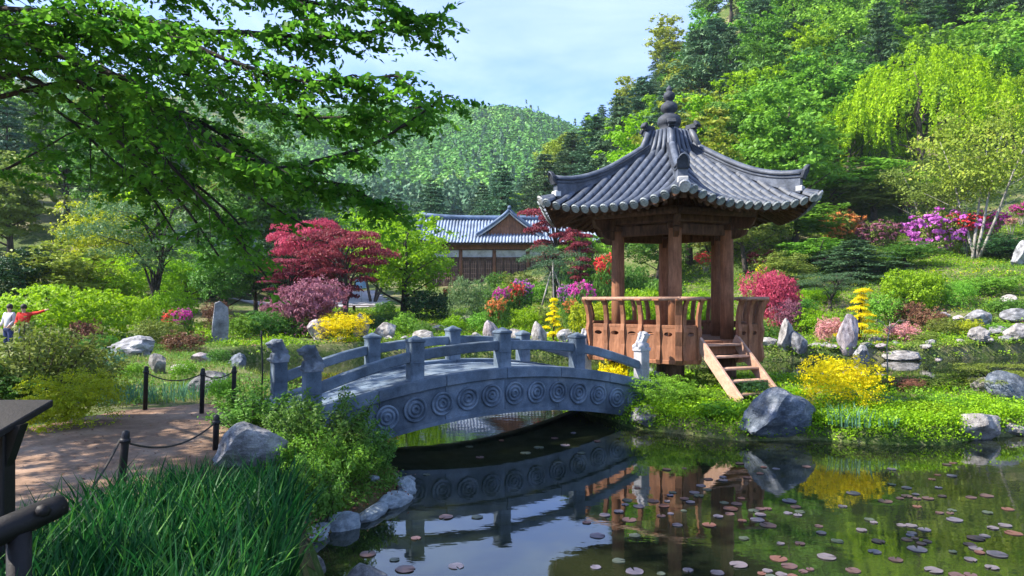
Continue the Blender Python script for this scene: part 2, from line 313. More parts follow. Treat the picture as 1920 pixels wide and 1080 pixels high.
def vn(X, Y, s, k=0):
    return (np.sin(X*s+1.3+k)*np.cos(Y*s*1.13+.7*k)+.5*np.sin(X*s*2.3+Y*s*1.7+k)+.3*np.cos(X*s*4.1-Y*s*3.7+2*k))/1.8
def height(X, Y):
    X = np.asarray(X, float); Y = np.asarray(Y, float)
    sp = sdf(POND, X, Y); si = sdf(ISLE, X, Y)
    sd = np.maximum(-sp, si)                                      # positive on land
    u = np.clip(Y-29, 0, 36); far = .32+.05*u+.0012*u*u+np.clip(Y-65, 0, 20)*.03
    near = np.where(Y < 16, .71, .71-.2*sms(16, 28, Y))
    land = np.where(Y > 29, far, near)
    land = np.where((X < -4) & (Y > 29), np.maximum(land, .6), land)
    land = np.where((X < -4), land+.55*sms(24, 34, Y)*sms(4, 14, -X)*(1-sms(40, 60, Y)), land)
    land = np.where((Y > 14) & (X > 9), np.minimum(land, np.where(Y > 29, land, .45)), land)
    land = land+np.where((Y < 12.5) & (X > -3.2) & (X < 0), .05*vn(X, Y, 4.2, 1)+.03*vn(X, Y, 9.5, 2), 0)*sms(.0, .5, sd)*sms(-3.2, -2.8, X)
    land = np.where((Y < 12.3) & (X > -3.6) & (X < 0), land-(land-.13)*(1-sms(.0, 1.5, sd))*sms(5.7, 6.5, Y)*(1-sms(10.6, 12.3, Y)*.5), land)
    isl = .30+.30*sms(.3, 2.2, si)*(1-sms(15.5, 17.8, Y))
    land = np.where(si > -.6, isl, land)
    land = land+.05*vn(X, Y, 1.1)*sms(.3, 2, sd)*np.where((Y < 14) & (X < 0), .3, 1)
    h = -.55+(land+.55)*sms(-.42, .16, sd)
    Ys = np.maximum(Y, 1.); px = F*X/Ys+960
    d = np.clip((X-2)*.8+(Y-42)*.55, 0, 19); hill = .0092*d*d*sms(20, 40, Y+.5*np.maximum(X-20, 0))
    zh = (HZ-np.interp(px, HILL_PX, HILL_PY))/F*130+CH-9.5; q = np.clip((Y-42)/88, 0, 1)
    hill = hill+np.maximum(zh, 0)*q**1.75*(1-np.clip((Y-130)/160, 0, 1))*(1+.05*vn(X, Y, .09, 2))
    zl = (HZ-np.interp(px, LEFT_PX, LEFT_PY))/F*110+CH-9; ql = np.clip((Y-40)/70, 0, 1)
    hl = np.maximum(zl, 0)*ql**1.2*(1-np.clip((Y-110)/160, 0, 1))
    zr = (HZ-np.interp(px, RIDGE_PX, RIDGE_PY))/F*450+CH-7
    t = np.clip((Y-82)/368, 0, 1.25); tt = np.where(t < 1, t**1.6, 1-(t-1)*1.1)
    fr = np.where(Y > 82, land+(zr-land)*tt*(1+.05*vn(X, Y, .03, 1)*np.clip(1-t, 0, 1)), 0)
    return np.where(sd > 0, np.maximum(h+hill+hl, fr), h)
def hz(x, y): return float(height(np.array([x]), np.array([y]))[0])
def G(px, Y, dz=0.):
    """ground point seen in photo column px at distance Y"""
    x = (px-960)/F*Y; return Vector((x, Y, hz(x, Y)+dz))
def at(px, py, Y): return Vector(((px-960)/F*Y, Y, CH+(HZ-py)/F*Y))

xs = np.unique(np.concatenate([np.arange(-14, 16, .2), np.arange(-4.2, 0, .1), np.arange(16, 40, .6), np.arange(-40, -14, .6), np.arange(40, 120, 3), np.arange(-130, -40, 3), np.arange(120, 620, 14), np.arange(-620, -130, 14)]))
ys = np.unique(np.concatenate([np.arange(-14, 1, 1.5), np.arange(1, 33, .2), np.arange(5, 12, .1), np.arange(33, 66, .8), np.arange(66, 200, 4), np.arange(200, 640, 10)]))
XX, YY = np.meshgrid(xs, ys); ZZ = height(XX, YY)
V = np.stack([XX, YY, ZZ], -1).reshape(-1, 3); nx = len(xs); ny = len(ys)
ii = (np.arange(ny-1)[:, None]*nx+np.arange(nx-1)[None, :]).ravel()
gme = npmesh('ground', V, np.stack([ii, ii+1, ii+nx+1, ii+nx], 1)); gme.polygons.foreach_set('use_smooth', [True]*len(gme.polygons))
tag(link('ground', gme, M['ground']), kind='structure')
wm = MB().add([(-14, 0, 0), (36, 0, 0), (36, 31, 0), (-14, 31, 0)], [(0, 1, 2, 3)]).mesh('water')
tag(link('water', wm, M['water']), kind='structure')
def sheet(name, P, m, dz=.012, step=.25):
    """ground-hugging sheet inside polygon P"""
    P = np.array(P); x = np.arange(P[:, 0].min(), P[:, 0].max(), step); y = np.arange(P[:, 1].min(), P[:, 1].max(), step)
    X, Y = np.meshgrid(x, y); s = sdf(P, X, Y)+.07*vn(X, Y, 3.0)+.03*vn(X, Y, 13.0); Z = height(X, Y)+dz
    n = len(x); V = np.stack([X, Y, Z], -1).reshape(-1, 3); i = (np.arange(len(y)-1)[:, None]*n+np.arange(n-1)[None, :]).ravel()
    Q = np.stack([i, i+1, i+n+1, i+n], 1); s = s.ravel(); Q = Q[(s[Q] > 0).all(1)]
    me = npmesh(name, V, Q); me.polygons.foreach_set('use_smooth', [True]*len(me.polygons))
    return tag(link(name, me, m), kind='structure')
PATHP = [(-14, 7.2), (-8.4, 8.2), (-6.6, 9.4), (-6.3, 10.8), (-5.3, 11.5), (-4.6, 11.7), (-3.5, 10.05), (-3.0, 9.4), (-2.95, 8.7), (-3.2, 7.2), (-3.3, 5.7), (-3.4, 3), (-4.4, .5), (-14, 0)]
sheet('path', PATHP, M['earth'], .015, .07)
sheet('road', [(-15.5, 45), (-11, 46.5), (-9.2, 48), (-9.0, 52), (-12, 62), (-17, 62), (-17, 52), (-20, 47)], M['road'], .03, .5)

# ------------------------------------------------------------------ rocks
_ico = {}
def ico(k):
    if k not in _ico:
        bm = bmesh.new(); bmesh.ops.create_icosphere(bm, subdivisions=k, radius=1); bm.verts.ensure_lookup_table()
        _ico[k] = (np.array([v.co[:] for v in bm.verts]), np.array([[v.index for v in f.verts] for f in bm.faces])); bm.free()
    return _ico[k]
def rockmesh(seed, sub=4, cuts=11, rough=.10):
    r = np.random.default_rng(seed); V, Q = ico(sub); V = V.copy()
    for _ in range(cuts):
        n = unit(r.normal(size=3)); d = r.uniform(.55, .85); k = V@n-d; V -= np.where(k > 0, k, 0)[:, None]*n*.92
    o = Vector(r.uniform(-50, 50, 3))
    D = np.array([mnoise.fractal(Vector(v)*1.6+o, .8, 2.1, 5) for v in V]); V *= (1+rough*D)[:, None]
    V /= np.abs(V).max(0)
    me = npmesh('rock', V, Q); me.polygons.foreach_set('use_smooth', [False]*len(Q)); return me
ROCKS = [rockmesh(s) for s in (11, 12, 13, 14, 15)] + [rockmesh(31, 4, 16, .16), rockmesh(32, 4, 7, .2)]
def rock(label, p, size, m='rock', k=0, rz=0, tilt=0, name='rock', group=None, sink=.25):
    o = link(name, ROCKS[k % len(ROCKS)], M[m]); o.location = (p[0], p[1], p[2]+size[2]/2*(1-2*sink)); o.scale = [s/2 for s in size]
    o.rotation_euler = (0, tilt, rz); return tag(o, label, 'rock', group)
def prock(label, px, Y, wpx, hpx, m='rock', k=0, rz=0, depth=.8, name='rock', z=None, sink=.12, tilt=0):
    """rock by bearing and distance; width and visible height given in photo pixels at that distance"""
    p = G(px, Y); w = wpx*Y/F; h = hpx*Y/F/(1-sink)
    if z is not None: p.z = z
    return rock(label, p, (w, w*depth, h), m, k, rz, tilt, name, sink=sink)
prock('large blue-grey boulder in the water in front of the pavilion stairs', 1450, 12.2, 172, 104, 'rock_blue', 5, .4, .7, z=-.02, name='boulder')
prock('low brownish-grey boulder under the right end of the bridge', 1217, 13.3, 90, 42, 'rock', 6, 1.2, .8, z=.0, name='boulder')
prock('pale tilted rock at the waterline of the island, right of the yellow bush', 1822, 12.3, 120, 62, 'rock_pale', 2, .3, .7, z=-.05, tilt=-.3)
prock('small white rock in the water right of the pale tilted rock', 1898, 12.6, 60, 26, 'rock_pale', 3, .9, .8, z=-.03)
prock('bluish white rock lying at the frame edge on the island', 1890, 14.2, 85, 52, 'rock_blue', 4, .2, .7, tilt=.5)
prock('grey sloping rock beside the low spreading pine on the island', 1845, 14.6, 50, 30, 'rock_pale', 1, .6, .8)
prock('dappled rock between the iris blades and the leafy bush by the bridge', 462, 7.7, 150, 92, 'rock', 5, .5, .7, name='boulder', sink=.15)
prock('small rock at the bottom edge of the pond bank', 685, 5.75, 90, 70, 'rock', 2, .3, .8, z=.0)
prock('long flat grey boulder in the meadow left of the standing stone', 250, 22, 100, 42, 'rock', 6, .1, .6, name='boulder')
prock('dark grey rock behind the rope fence next to the path', 392, 13, 75, 50, 'rock', 0, .6, .8)
prock('small white pointed rock behind the rope fence', 297, 16.5, 34, 36, 'rock_pale', 3, .3, .8)
prock('flat mauve rock by the water left of the round stone', 383, 19.5, 52, 22, 'rock_pink', 2, .2, .8)
prock('round blue-green stone standing in the pond near the left bank', 445, 22.5, 42, 44, 'rock_blue', 6, .3, .9, z=-.05, name='round_stone')
prock('flat pale stone in the meadow grass near the round stone', 340, 17, 40, 12, 'rock_pale', 4, .3, .9)
prock('pinkish rock on the bank behind the left lion posts', 600, 29.8, 48, 40, 'rock_pink', 1, .4, .8)
prock('dark upright rock right of the yellow bush on the far bank', 676, 30.2, 34, 52, 'rock', 5, .4, .7)
prock('white and grey rock with dark cleft left of the far bank shrubs', 722, 30.5, 44, 40, 'rock_pale', 0, .4, .7)
prock('flat white rock on the far bank slope', 795, 31.5, 44, 20, 'rock_pale', 4, .2, .8)
prock('small white rock among plants behind the bridge crown', 826, 36, 32, 14, 'rock_pale', 1, .5, .8)
prock('white rock below the round clipped pine', 876, 40, 42, 20, 'rock_pale', 2, .5, .8)
prock('pale boulder behind the second post of the far railing', 922, 31, 34, 46, 'rock_pink', 3, .5, .8)
prock('white rock on the bank above the bridge crown', 962, 32, 40, 30, 'rock_pale', 0, .1, .8)
prock('upright square whitish stone between the two railings', 1011, 30.2, 30, 48, 'rock_pale', 3, .7, .9)
prock('grey rock half hidden behind the right part of the bridge railing', 1063, 31, 40, 30, 'rock', 1, .3, .8)
prock('pale rock left of the far lion post', 1098, 32, 28, 34, 'rock_pale', 6, .3, .8)
prock('two-headed grey standing stone on the far shore right of the pavilion', 1472, 28.0, 38, 62, 'rock_pale', 5, .5, .7, name='standing_stone')
prock('low grey stone leaning on the two-headed standing stone', 1496, 27.9, 36, 42, 'rock', 3, .2, .8)
prock('tall mauve standing stone on the far shore behind the yellow bush', 1590, 27.9, 42, 82, 'rock_pink', 0, .15, .6, name='standing_stone')
prock('grey rock leaning against the foot of the tall mauve stone', 1616, 27.7, 34, 36, 'rock', 2, .5, .8)
prock('long flat stone at the waterline under the thin bare sapling', 1693, 27.7, 78, 18, 'rock_pale', 4, .1, .5)
prock('long flat white stone at the waterline, right of the sapling', 1778, 27.8, 76, 14, 'rock_pale', 2, .05, .5)
prock('grey block-shaped rock on the bank upslope of the white shore stones', 1838, 32, 56, 32, 'rock', 1, .4, .7)
prock('round pale rock at the waterline near the right edge', 1835, 29.0, 46, 30, 'rock_pale', 6, .4, .7)
prock('large pale rock at the waterline cut by the right edge', 1908, 29.5, 56, 36, 'rock_pale', 0, .4, .7)
prock('long flat rock on the bank above the right edge shore', 1905, 32, 60, 24, 'rock', 4, .2, .6)
prock('grey cliff rock among shrubs at the right edge', 1916, 40, 46, 52, 'rock', 5, .2, .7)
prock('low pale rock between the pavilion and the two-headed stone', 1440, 28.6, 40, 20, 'rock_pale', 1, .2, .8)
for i, (px, Y, w, h) in enumerate([(1530, 28.3, 34, 12), (1550, 29.4, 26, 12), (1650, 28, 30, 10), (1735, 28.1, 24, 9), (1870, 30.5, 34, 18), (1800, 33, 30, 14), (1640, 30.5, 28, 12), (760, 30.3, 26, 12), (860, 30.6, 30, 12), (893, 33, 22, 14), (1140, 30.5, 34, 16), (560, 27.5, 36, 16), (980, 30.4, 26, 14), (1030, 33.5, 24, 12), (1770, 34, 26, 14), (480, 24.5, 26, 14), (1500, 28.2, 22, 10), (1560, 28.0, 24, 9), (1625, 28.3, 24, 10), (1745, 28.6, 26, 12), (1760, 28.0, 18, 8), (1850, 28.9, 26, 14), (1885, 29.3, 24, 12), (1800, 29.3, 26, 12), (1720, 30.5, 22, 10), (1680, 29.5, 20, 10), (1600, 31.5, 22, 9), (1215, 30, 30, 14), (1160, 30.2, 22, 12), (930, 30.1, 20, 9), (880, 30.2, 20, 10), (835, 30.0, 22, 10), (800, 30.2, 18, 8), (730, 29.9, 24, 12), (690, 29.7, 20, 10), (640, 29.5, 22, 10), (1050, 30.2, 20, 10), (995, 31.5, 18, 10), (1760, 32.5, 30, 14), (1890, 34, 36, 20)]):
    o = prock('small shore rock half buried along the far edge of the pond', px, Y, w, h, ['rock_pale', 'rock', 'rock_pink'][i % 3], i, i*.7, .8); o['group'] = 'small rocks along the far shore'
# slab-shaped standing stone
p = G(412, 28.5); me = MB()
me.add([(-.27, -.10, -.1), (.27, -.13, -.1), (.27, .13, -.1), (-.27, .10, -.1), (-.22, -.09, 1.42), (.24, -.1, 1.28), (.24, .1, 1.26), (-.2, .08, 1.45), (-.29, -.12, .6), (.28, -.14, .7), (.28, .12, .7), (-.26, .12, .6), (-.05, -.1, 1.52), (-.04, .09, 1.5)],
       [(0, 1, 9, 8), (1, 2, 10, 9), (2, 3, 11, 10), (3, 0, 8, 11), (8, 9, 5, 12, 4), (9, 10, 6, 5), (10, 11, 7, 13, 6), (11, 8, 4, 7), (4, 12, 13, 7), (12, 5, 6, 13)])
o = me.build('standing_stone', M['rock'], bevel=.02, loc=p); o.rotation_euler = (0, .03, .5); o.scale = (1.15, 1.15, 1.12); tag(o, 'tall grey slab of stone standing upright in the left meadow', 'rock')
# kerb stone strip along the near bank
kp = [(-2.15, 7.0), (-1.95, 7.3), (-1.72, 7.6), (-1.5, 8.1), (-1.36, 8.6), (-1.36, 9.0), (-1.52, 9.3), (-1.9, 9.42)]
kb = thing('kerb_edging', 'curved blue-grey stone edging at the waterline of the near bank', 'stone edging', (kp[0][0], kp[0][1], 0))
for i in range(len(kp)-1):
    a = Vector((*kp[i], 0)); c_ = Vector((*kp[i+1], 0)); d_ = c_-a
    q = link('kerb_stone', ROCKS[(i*3+1) % 7], M['moss'], kb); q.location = (a+c_)/2-kb.location+Vector((0, 0, .02+.015*(i % 3))); q.scale = (d_.length*.60, .13+.03*(i % 2), .10+.03*((i+1) % 3)); q.rotation_euler = (0, 0, math.atan2(d_.y, d_.x)+.15*(-1)**i)

# ------------------------------------------------------------------ stone bridge
A0 = Vector((-3.05, 10.4, 0)); A1 = Vector((2.70, 14.23, 0)); BD = (A1-A0); BL = BD.length; BD.normalize(); BN = Vector((-BD.y, BD.x, 0)); BW = 1.85
def dz_(s): t = s/BL; return .78+.47*(1-(2*t-1)**2)
def bp(s, w, z): return A0+BD*s+BN*w+Vector((0, 0, z))
BR = thing('arched_bridge', 'arched grey granite footbridge with carved rings and lion posts', 'bridge', A0)
bl = lambda s, w, z: bp(s, w, z)-A0
def arc_strip(s0, s1, w0, w1, zt, zb, n):
    """bent bar following the arch between stations, zt/zb offsets from deck height"""
    m = MB(); vs = []
    for i in range(n+1):
        s = s0+(s1-s0)*i/n; z = dz_(s)
        vs += [bl(s, w0, z+zb), bl(s, w1, z+zb), bl(s, w1, z+zt), bl(s, w0, z+zt)]
    fs = [(4*i+j, 4*i+(j+1) % 4, 4*i+4+(j+1) % 4, 4*i+4+j) for i in range(n) for j in range(4)]+[(3, 2, 1, 0), (4*n, 4*n+1, 4*n+2, 4*n+3)]
    return m.add(vs, fs)
NS = 9
for i in range(NS):                                              # deck slabs with joints
    s0 = -.15+(BL+.3)*i/NS+.008; s1 = -.15+(BL+.3)*(i+1)/NS-.008
    for (wa, wb) in ((.18, .78), (.79, 1.24), (1.25, BW-.18)):
        arc_strip(s0, s1, wa, wb, -.03+.006*((i*7+int(wa*9)) % 3), -.16, 3).build('deck_slab', M['stone'], BR, bevel=.006)
for w0, w1, nm in ((-.17, .17, 1), (BW-.17, BW+.17, 0)):
    for i in range(6):
        s0 = -.2+(BL+.4)*i/6+.004; s1 = -.2+(BL+.4)*(i+1)/6-.004
        arc_strip(s0, s1, w0, w1, .02, -.17, 4).build('edge_stone', M['stone'], BR, bevel=.012)
for w0, w1 in ((-.11, .06), (BW-.06, BW+.11)):
    for i in range(6):
        sa = -.15+(BL+.27)*i/6+.003; sb = -.15+(BL+.27)*(i+1)/6-.003; arc_strip(sa, sb, w0, w1, -.175, -.80, 5).build('girder_block', M['stone'], BR, bevel=.005)
    arc_strip(-.15, BL+.12, w0-.015, w1+.015, -.735, -.80, 28).build('lower_moulding', M['stone'], BR)
arc_strip(-.15, BL+.12, .06, BW-.06, -.18, -.72, 20).build('soffit', M['stone'], BR)
# carved rings
prof = []
for k, r_ in enumerate((.205, .135, .07)):
    prof += [(r_, .0), (r_, .026), (r_-.012, .034), (r_-.028, .034), (r_-.038, .024), (r_-.038, .006)]
prof += [(.012, .006)]
rm = MB(); rm.lathe(prof, 28); RM = rm.mesh('carved_ring')
for j in range(14):
    s = .20+.492*j; z = dz_(s)-.455
    for side in (0, 1):
        w = -.112 if side == 0 else BW+.112
        nrm = -BN if side == 0 else BN
        mw = nrm.to_track_quat('Z', 'Y').to_matrix().to_4x4(); mw.translation = bl(s+.008*math.sin(j*5.3), w, z+.006*math.sin(j*3.1)); mw = mw @ Matrix.Rotation(j*1.3, 4, 'Z') @ Matrix.Diagonal((1+.03*math.sin(j*2.7), 1+.03*math.cos(j*1.9), 1, 1))
        link('carved_ring', RM, M['stone'], BR, mw=mw)
# posts: near and far
def post_mesh(h, cap=True):
    m = MB(); m.box((0, 0, h/2-.1), (.24, .24, h+.2))
    if cap:
        m.box((0, 0, h-.015), (.275, .275, .05)); m.add([(-.13, -.13, h+.01), (.13, -.13, h+.01), (.13, .13, h+.01), (-.13, .13, h+.01), (0, 0, h+.085)], [(0, 1, 4), (1, 2, 4), (2, 3, 4), (3, 0, 4)])
    m.box((0, 0, h*.45), (.255, .255, .03)); return m
ang = math.atan2(BD.y, BD.x)
def voxjoin(mb, vox=.014):
    o = bpy.data.objects.new('tmp', mb.mesh('tmp')); COL.objects.link(o); md = o.modifiers.new('r', 'REMESH'); md.mode = 'VOXEL'; md.voxel_size = vox; md.use_smooth_shade = True
    m2 = o.modifiers.new('s', 'SMOOTH'); m2.iterations = 3; m2.factor = .5
    dg = bpy.context.evaluated_depsgraph_get(); me = bpy.data.meshes.new_from_object(o.evaluated_get(dg)); bpy.data.objects.remove(o); return me
def ball(m, c, r, sq=(1, 1, 1), rot=None):
    V, Q = ico(2); mw = Matrix.Identity(3) if rot is None else rot
    m.add([Vector(c)+mw @ Vector((v[0]*r*sq[0], v[1]*r*sq[1], v[2]*r*sq[2])) for v in V], [tuple(q) for q in Q])
lb = MB()                                                        # crouching guardian lion, facing -X (outward along the bridge)
ball(lb, (.02, 0, .10), .12, (1.05, .85, .9)); ball(lb, (-.03, 0, .20), .105, (.95, .9, 1)); ball(lb, (-.06, 0, .285), .105, (1, .95, .85))
ball(lb, (-.155, 0, .285), .058, (1.1, 1.1, .62)); ball(lb, (-.14, 0, .23), .045, (1.2, 1, .5)); ball(lb, (-.11, .045, .32), .026); ball(lb, (-.11, -.045, .32), .026)
for s in (-1, 1):
    ball(lb, (.0, s*.085, .32), .026, (1.3, .6, .8)); ball(lb, (-.09, s*.075, .06), .045, (.9, .8, 1.6)); ball(lb, (-.13, s*.075, .01), .035, (1.5, 1, .8)); ball(lb, (.08, s*.085, .05), .065, (1.3, .7, 1))
    for k in range(5): ball(lb, (-.02+.02*k, s*(.085-.006*k), .31-.045*k), .028)
for k in range(5): ball(lb, (.03+.02*k, 0, .34-.05*k), .032)
ball(lb, (.13, 0, .12), .035, (.8, .8, 1.8)); lb.box((0, 0, -.01), (.27, .24, .06))
LION = voxjoin(lb, .013)
PH = [.70, .68, .66, .64, .72]
for side in (0, 1):
    w = 0 if side == 0 else BW
    for k in range(5):
        s = k*BL/4; end = k in (0, 4); zb = dz_(s)+.0; h = PH[k]-(.0 if not end else .08)
        if side and not end: h -= .03
        po = post_mesh(h, not end).build('post', M['stone_pale'] if (end and k == 4) else M['stone'], BR, bevel=.015)  # right end posts get a sunlit copy of the bridge stone
        po.location = bl(s, w, zb); po.rotation_euler = (0, 0, ang)
        if end:
            l = link('lion_carving', LION, M['stone_pale'] if k == 4 else M['rock_blue'], po); l.location = (0, 0, h+.03); l.rotation_euler = (0, 0, 0 if k == 0 else math.pi); l.scale = (1.08, 1.02, 1.0)  # same stone: sunlit tone on right lions, shaded tone on left ones
    for k in range(4):                                           # handrails
        n = 4; s0 = k*BL/4+.115; s1 = (k+1)*BL/4-.115; za, zc = dz_(s0), dz_(s1); m = MB(); vs = []
        off = lambda s: (.50 if .2 < s/BL < .8 else .50-.10*(abs(s/BL-.5)-.3)/.2)
        for i in range(n+1):
            s = s0+(s1-s0)*i/n; z = dz_(s)+off(s)-.09
            vs += [bl(s, w-.075, z-.085), bl(s, w+.075, z-.085), bl(s, w+.075, z+.085), bl(s, w-.075, z+.085)]
        m.add(vs, [(4*i+j, 4*i+(j+1) % 4, 4*i+4+(j+1) % 4, 4*i+4+j) for i in range(n) for j in range(4)]+[(3, 2, 1, 0), (4*n, 4*n+1, 4*n+2, 4*n+3)]).build('handrail', M['stone'], BR, bevel=.014)
# abutments
for s, e_ in ((-.55, -.1), (BL+.1, BL+.5)):
    MB().add([bl(s, -.1, -.3), bl(e_, -.1, -.3), bl(e_, BW+.1, -.3), bl(s, BW+.1, -.3), bl(s, -.1, dz_(0)-.012), bl(e_, -.1, dz_(0)-.012), bl(e_, BW+.1, dz_(0)-.012), bl(s, BW+.1, dz_(0)-.012)],
             [(3, 2, 1, 0), (4, 5, 6, 7), (0, 1, 5, 4), (1, 2, 6, 5), (2, 3, 7, 6), (3, 0, 4, 7)]).build('abutment', M['stone'], BR, bevel=.02)

# ------------------------------------------------------------------ hexagonal pavilion
PC = Vector((3.8, 16.5, 0)); PHI0 = R(-98); PG = .5
PV = thing('pavilion', 'hexagonal wooden pavilion on stilts with grey tiled roof and finial', 'pavilion', (PC.x, PC.y, PG))
def pv(x, y, z): return Vector((x, y, z-PG))
def hexv(k, r, z): a = PHI0+k*math.pi/3; return pv(r*math.cos(a), r*math.sin(a), z)
RE = 3.27; QE = RE*math.cos(math.pi/6); T30 = math.tan(math.pi/6); ZE = 4.42
def facefr(k):
    a = PHI0+(k+.5)*math.pi/3; n = Vector((math.cos(a), math.sin(a), 0)); return n, Vector((-n.y, n.x, 0))
def roofz(q, l):
    rho = q/QE; c = min(1, abs(l)/(q*T30+1e-6))
    return ZE+1.52*(max(0, 1-rho)/.8)**1.13-(max(0, rho-1)*.3)+.27*c**2.6*rho**3
def rpt(k, q, l, dz=0):
    n, t = facefr(k); qq = q+.10*(min(1, abs(l)/(q*T30+1e-6))**2.5)*(q/QE)**3; return pv(0, 0, roofz(q, l)+dz)+n*qq+t*l
for k in range(6):                                               # concave tile bed and soffit board
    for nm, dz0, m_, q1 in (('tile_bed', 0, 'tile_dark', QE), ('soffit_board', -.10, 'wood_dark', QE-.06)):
        nq, nl = 14, 16; vs = []
        for i in range(nq+1):
            q = .3+(q1-.3)*i/nq
            for j in range(nl+1):
                l = (-1+2*j/nl)*q*T30; vs.append(rpt(k, q, l, dz0+(.0 if nm != 'tile_bed' else .0)))
        fs = [(i*(nl+1)+j, (i+1)*(nl+1)+j, (i+1)*(nl+1)+j+1, i*(nl+1)+j+1) for i in range(nq) for j in range(nl)]
        MB().add(vs, fs, True).build(nm, M[m_], PV)
    vs = []                                                      # fascia board under the tiles
    for j in range(17):
        l = (-1+j/8)*QE*T30*.995; vs += [rpt(k, QE-.02, l, -.015), rpt(k, QE-.05, l, -.125)]
    MB().add(vs, [(2*j, 2*j+1, 2*j+3, 2*j+2) for j in range(16)]).build('eave_board', M['wood_dark'], PV)
tm = MB(); tv = []; na = 7; TL = .37                              # one half-round tile, axis along +X, crown up
for x, r_ in ((0, .086), (TL, .072)):
    tv += [(x, r_*math.cos(math.pi*i/(na-1)), r_*math.sin(math.pi*i/(na-1))) for i in range(na)]
tf = [(i, i+1, na+i+1, na+i) for i in range(na-1)]; tm.add(tv, tf, True)
tv2 = [(0, .086*math.cos(math.pi*i/(na-1)), .086*math.sin(math.pi*i/(na-1))) for i in range(na)]+[(0, .066*math.cos(math.pi*i/(na-1)), .066*math.sin(math.pi*i/(na-1))) for i in range(na)]
tm.add(tv2, [(i+1, i, na+i, na+i+1) for i in range(na-1)])
TM = tm.mesh('roof_tile')
em = MB(); ev = [(0, .093*math.cos(a), .093*math.sin(a)*1.12-.012) for a in [2*math.pi*i/14 for i in range(14)]]+[(-.035, .085*math.cos(a), .085*math.sin(a)*1.12-.016) for a in [2*math.pi*i/14 for i in range(14)]]
em.add(ev, [(i, (i+1) % 14, 14+(i+1) % 14, 14+i) for i in range(14)]+[tuple(range(14, 28))[::-1]])
em.add([(-.043, .05*math.cos(a), .05*math.sin(a)-.014) for a in [2*math.pi*i/10 for i in range(10)]]+[(-.034, .062*math.cos(a), .062*math.sin(a)-.014) for a in [2*math.pi*i/10 for i in range(10)]], [tuple(range(10))[::-1]]+[(i, (i+1) % 10, 10+(i+1) % 10, 10+i) for i in range(10)])
EM = em.mesh('eave_tile_end')
NR = 14; SPC = RE/NR; other = MB()
def orient(p0, p1, side):
    d = (p1-p0).normalized(); up = d.cross(side).normalized()
    if up.z < 0: up = -up
    y = up.cross(d); m = Matrix((d, y, up)).transposed().to_4x4(); m.translation = p0; return m
for k in range(6):
    vis = k in (0, 5, 4, 1)
    n, t = facefr(k)
    for j in range(NR):
        l = (j-(NR-1)/2)*SPC; qt = max(abs(l)/T30+.10, .62); q = QE+.06; first = True
        while q > qt+.05:
            q2 = max(q-.33, qt-.05); p0 = rpt(k, q, l, .0); p1 = rpt(k, q2, l, .012); mw = orient(p0, p1, t)
            mw = mw @ Matrix.Diagonal(((p1-p0).length/TL*1.12, 1, 1, 1)); 
            if first:
                me_ = orient(p0, p1, t); me_ = me_ @ Matrix.Rotation(R(-18), 4, 'Y')
                link('eave_tile_end', EM, M['tile_end'], PV, mw=me_); first = False
            if vis: link('roof_tile', TM, M['tile'], PV, mw=mw)
            else: other.add([mw @ Vector(v) for v in tm.v], tm.f, True)
            q = q2
o = other.build('roof_tile', M['tile'], PV); o['kind'] = 'stuff'
